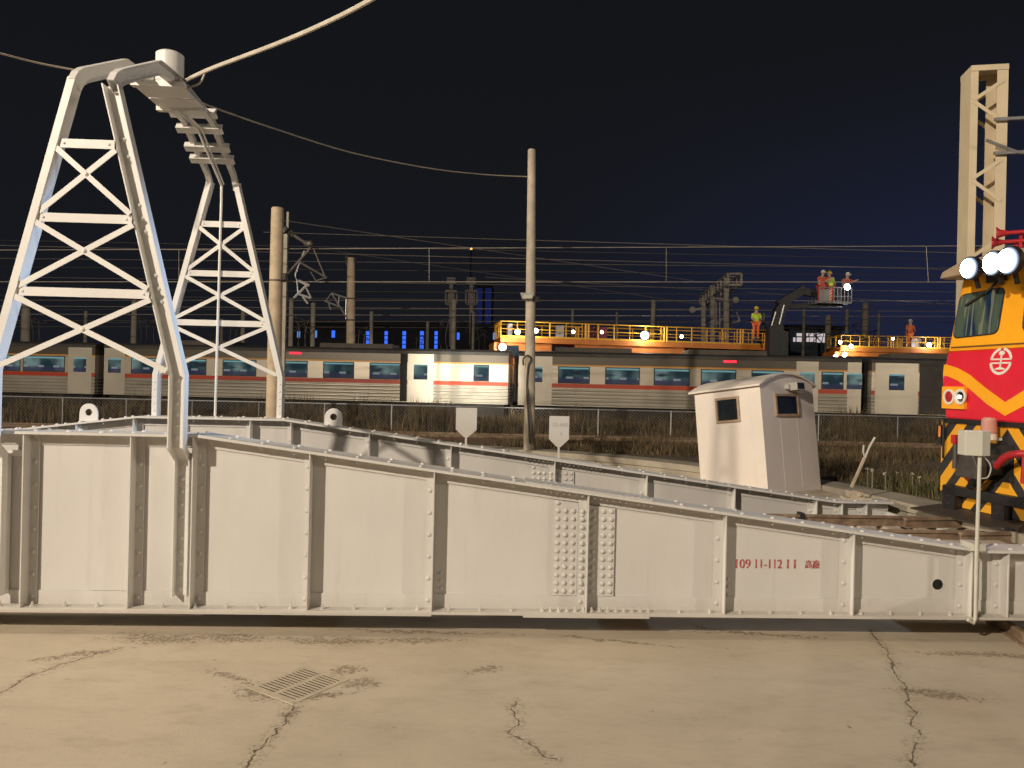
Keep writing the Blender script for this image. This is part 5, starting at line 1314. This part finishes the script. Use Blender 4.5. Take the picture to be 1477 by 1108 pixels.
# distant mast with a small orange light
p0 = W(676, 520, 300); t = thing('beacon_mast', 'tiny orange light high on an unlit distant mast', 'mast', (p0.x, 300, RIM))
top = W(676, 358, 300); mb = MB(); mb.tube([(0, 0, 0), (0, 0, top.z-RIM-.6)], .25, 6); mb.build('mast', bldark, t); mb = MB(); mb.dome((0, 0, top.z-RIM-.5), (0, 0, 1), .5, .8); mb.build('beacon', E('orange_beacon', (1, .45, .12), 3), t)

# ------------------------------------------------------------------ light and sky
w = bpy.data.worlds.new('World'); S.world = w; w.use_nodes = True; nt = w.node_tree; nt.nodes.clear()
tcn = nt.nodes.new('ShaderNodeTexCoord'); sepn = nt.nodes.new('ShaderNodeSeparateXYZ'); nt.links.new(tcn.outputs['Generated'], sepn.inputs[0])
def wmath(op, a, b_):
    nd = nt.nodes.new('ShaderNodeMath'); nd.operation = op
    for k, v in enumerate((a, b_)):
        if isinstance(v, (int, float)): nd.inputs[k].default_value = v
        else: nt.links.new(v, nd.inputs[k])
    return nd.outputs[0]
def wss(x, a, b_):
    nd = nt.nodes.new('ShaderNodeMapRange'); nd.interpolation_type = 'SMOOTHSTEP'; nt.links.new(x, nd.inputs[0]); nd.inputs[1].default_value = a; nd.inputs[2].default_value = b_; return nd.outputs[0]
lamp_halo = wmath('MULTIPLY', wss(sepn.outputs[0], -.05, .62), wmath('SUBTRACT', 1.0, wss(sepn.outputs[2], -.05, .42)))  # bluish halo of the vehicle lamps, put into the sky colour at right
def wmix(f, a, b_):
    nd = nt.nodes.new('ShaderNodeMix'); nd.data_type = 'RGBA'; nt.links.new(f, nd.inputs[0])
    for k, v in ((6, a), (7, b_)):
        if isinstance(v, tuple): nd.inputs[k].default_value = v
        else: nt.links.new(v, nd.inputs[k])
    return nd.outputs[2]
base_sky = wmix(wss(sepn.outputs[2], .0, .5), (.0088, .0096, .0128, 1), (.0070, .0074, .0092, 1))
bg = nt.nodes.new('ShaderNodeBackground'); nt.links.new(wmix(lamp_halo, base_sky, (.0135, .0185, .056, 1)), bg.inputs[0]); bg.inputs[1].default_value = 1.0
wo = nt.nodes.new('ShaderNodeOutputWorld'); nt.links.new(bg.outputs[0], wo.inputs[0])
def lamp(name, typ, loc, energy, col, rad=.3, target=None, cone=None, blend=.3):
    d = bpy.data.lights.new(name, typ); d.energy = energy; d.color = col; d.shadow_soft_size = rad
    o = bpy.data.objects.new(name, d); COL.objects.link(o); o.location = loc
    if target is not None: o.rotation_euler = (Vector(target)-Vector(loc)).to_track_quat('-Z', 'Y').to_euler()
    if cone: d.spot_size = R(cone); d.spot_blend = blend
    return o
lamp('unseen_floodlight', 'SPOT', (-22, -18, 19.5), 61500, (1, .855, .69), .35, (0, 14, 1.5), 110)
lamp('unseen_floodlight', 'SPOT', (38, -9, 13), 14500, (1, .85, .66), .45, (0, 12, 1.5), 100)
lamp('unseen_floodlight', 'SPOT', (-34, 6, 12), 26000, (1, .85, .65), .35, (6, 14, 2.5), 60)  # added fill from the left, brightens the vehicle and the cabin
bpy.context.view_layer.update()
for (y, z) in lamps:
    p_ = veh.matrix_world @ Vector((.55, y+.05, z-.02))
    lamp('vehicle_spot', 'SPOT', p_, 1700, (.45, .66, 1.0), .14, (-5.2, 10.4, 3.5), 27, .55)
lamp('vehicle_spot', 'SPOT', veh.matrix_world @ Vector((.55, lamps[0][0]-.02, lamps[0][1])), 75000, (1, .94, .82), .14, (-2.4, 37.7, 3.1), 13, 1.0)  # added narrow spot, imitates the lamps' reflection on the carriage side
for p_, r_ in PL:
    if r_ >= .15: lamp('works_lamp_glow', 'POINT', p_, (22 if p_.z > 7.6 else 130)*(r_/.25)**2, (.95, .95, 1), .15)
S.cycles.use_denoising = True
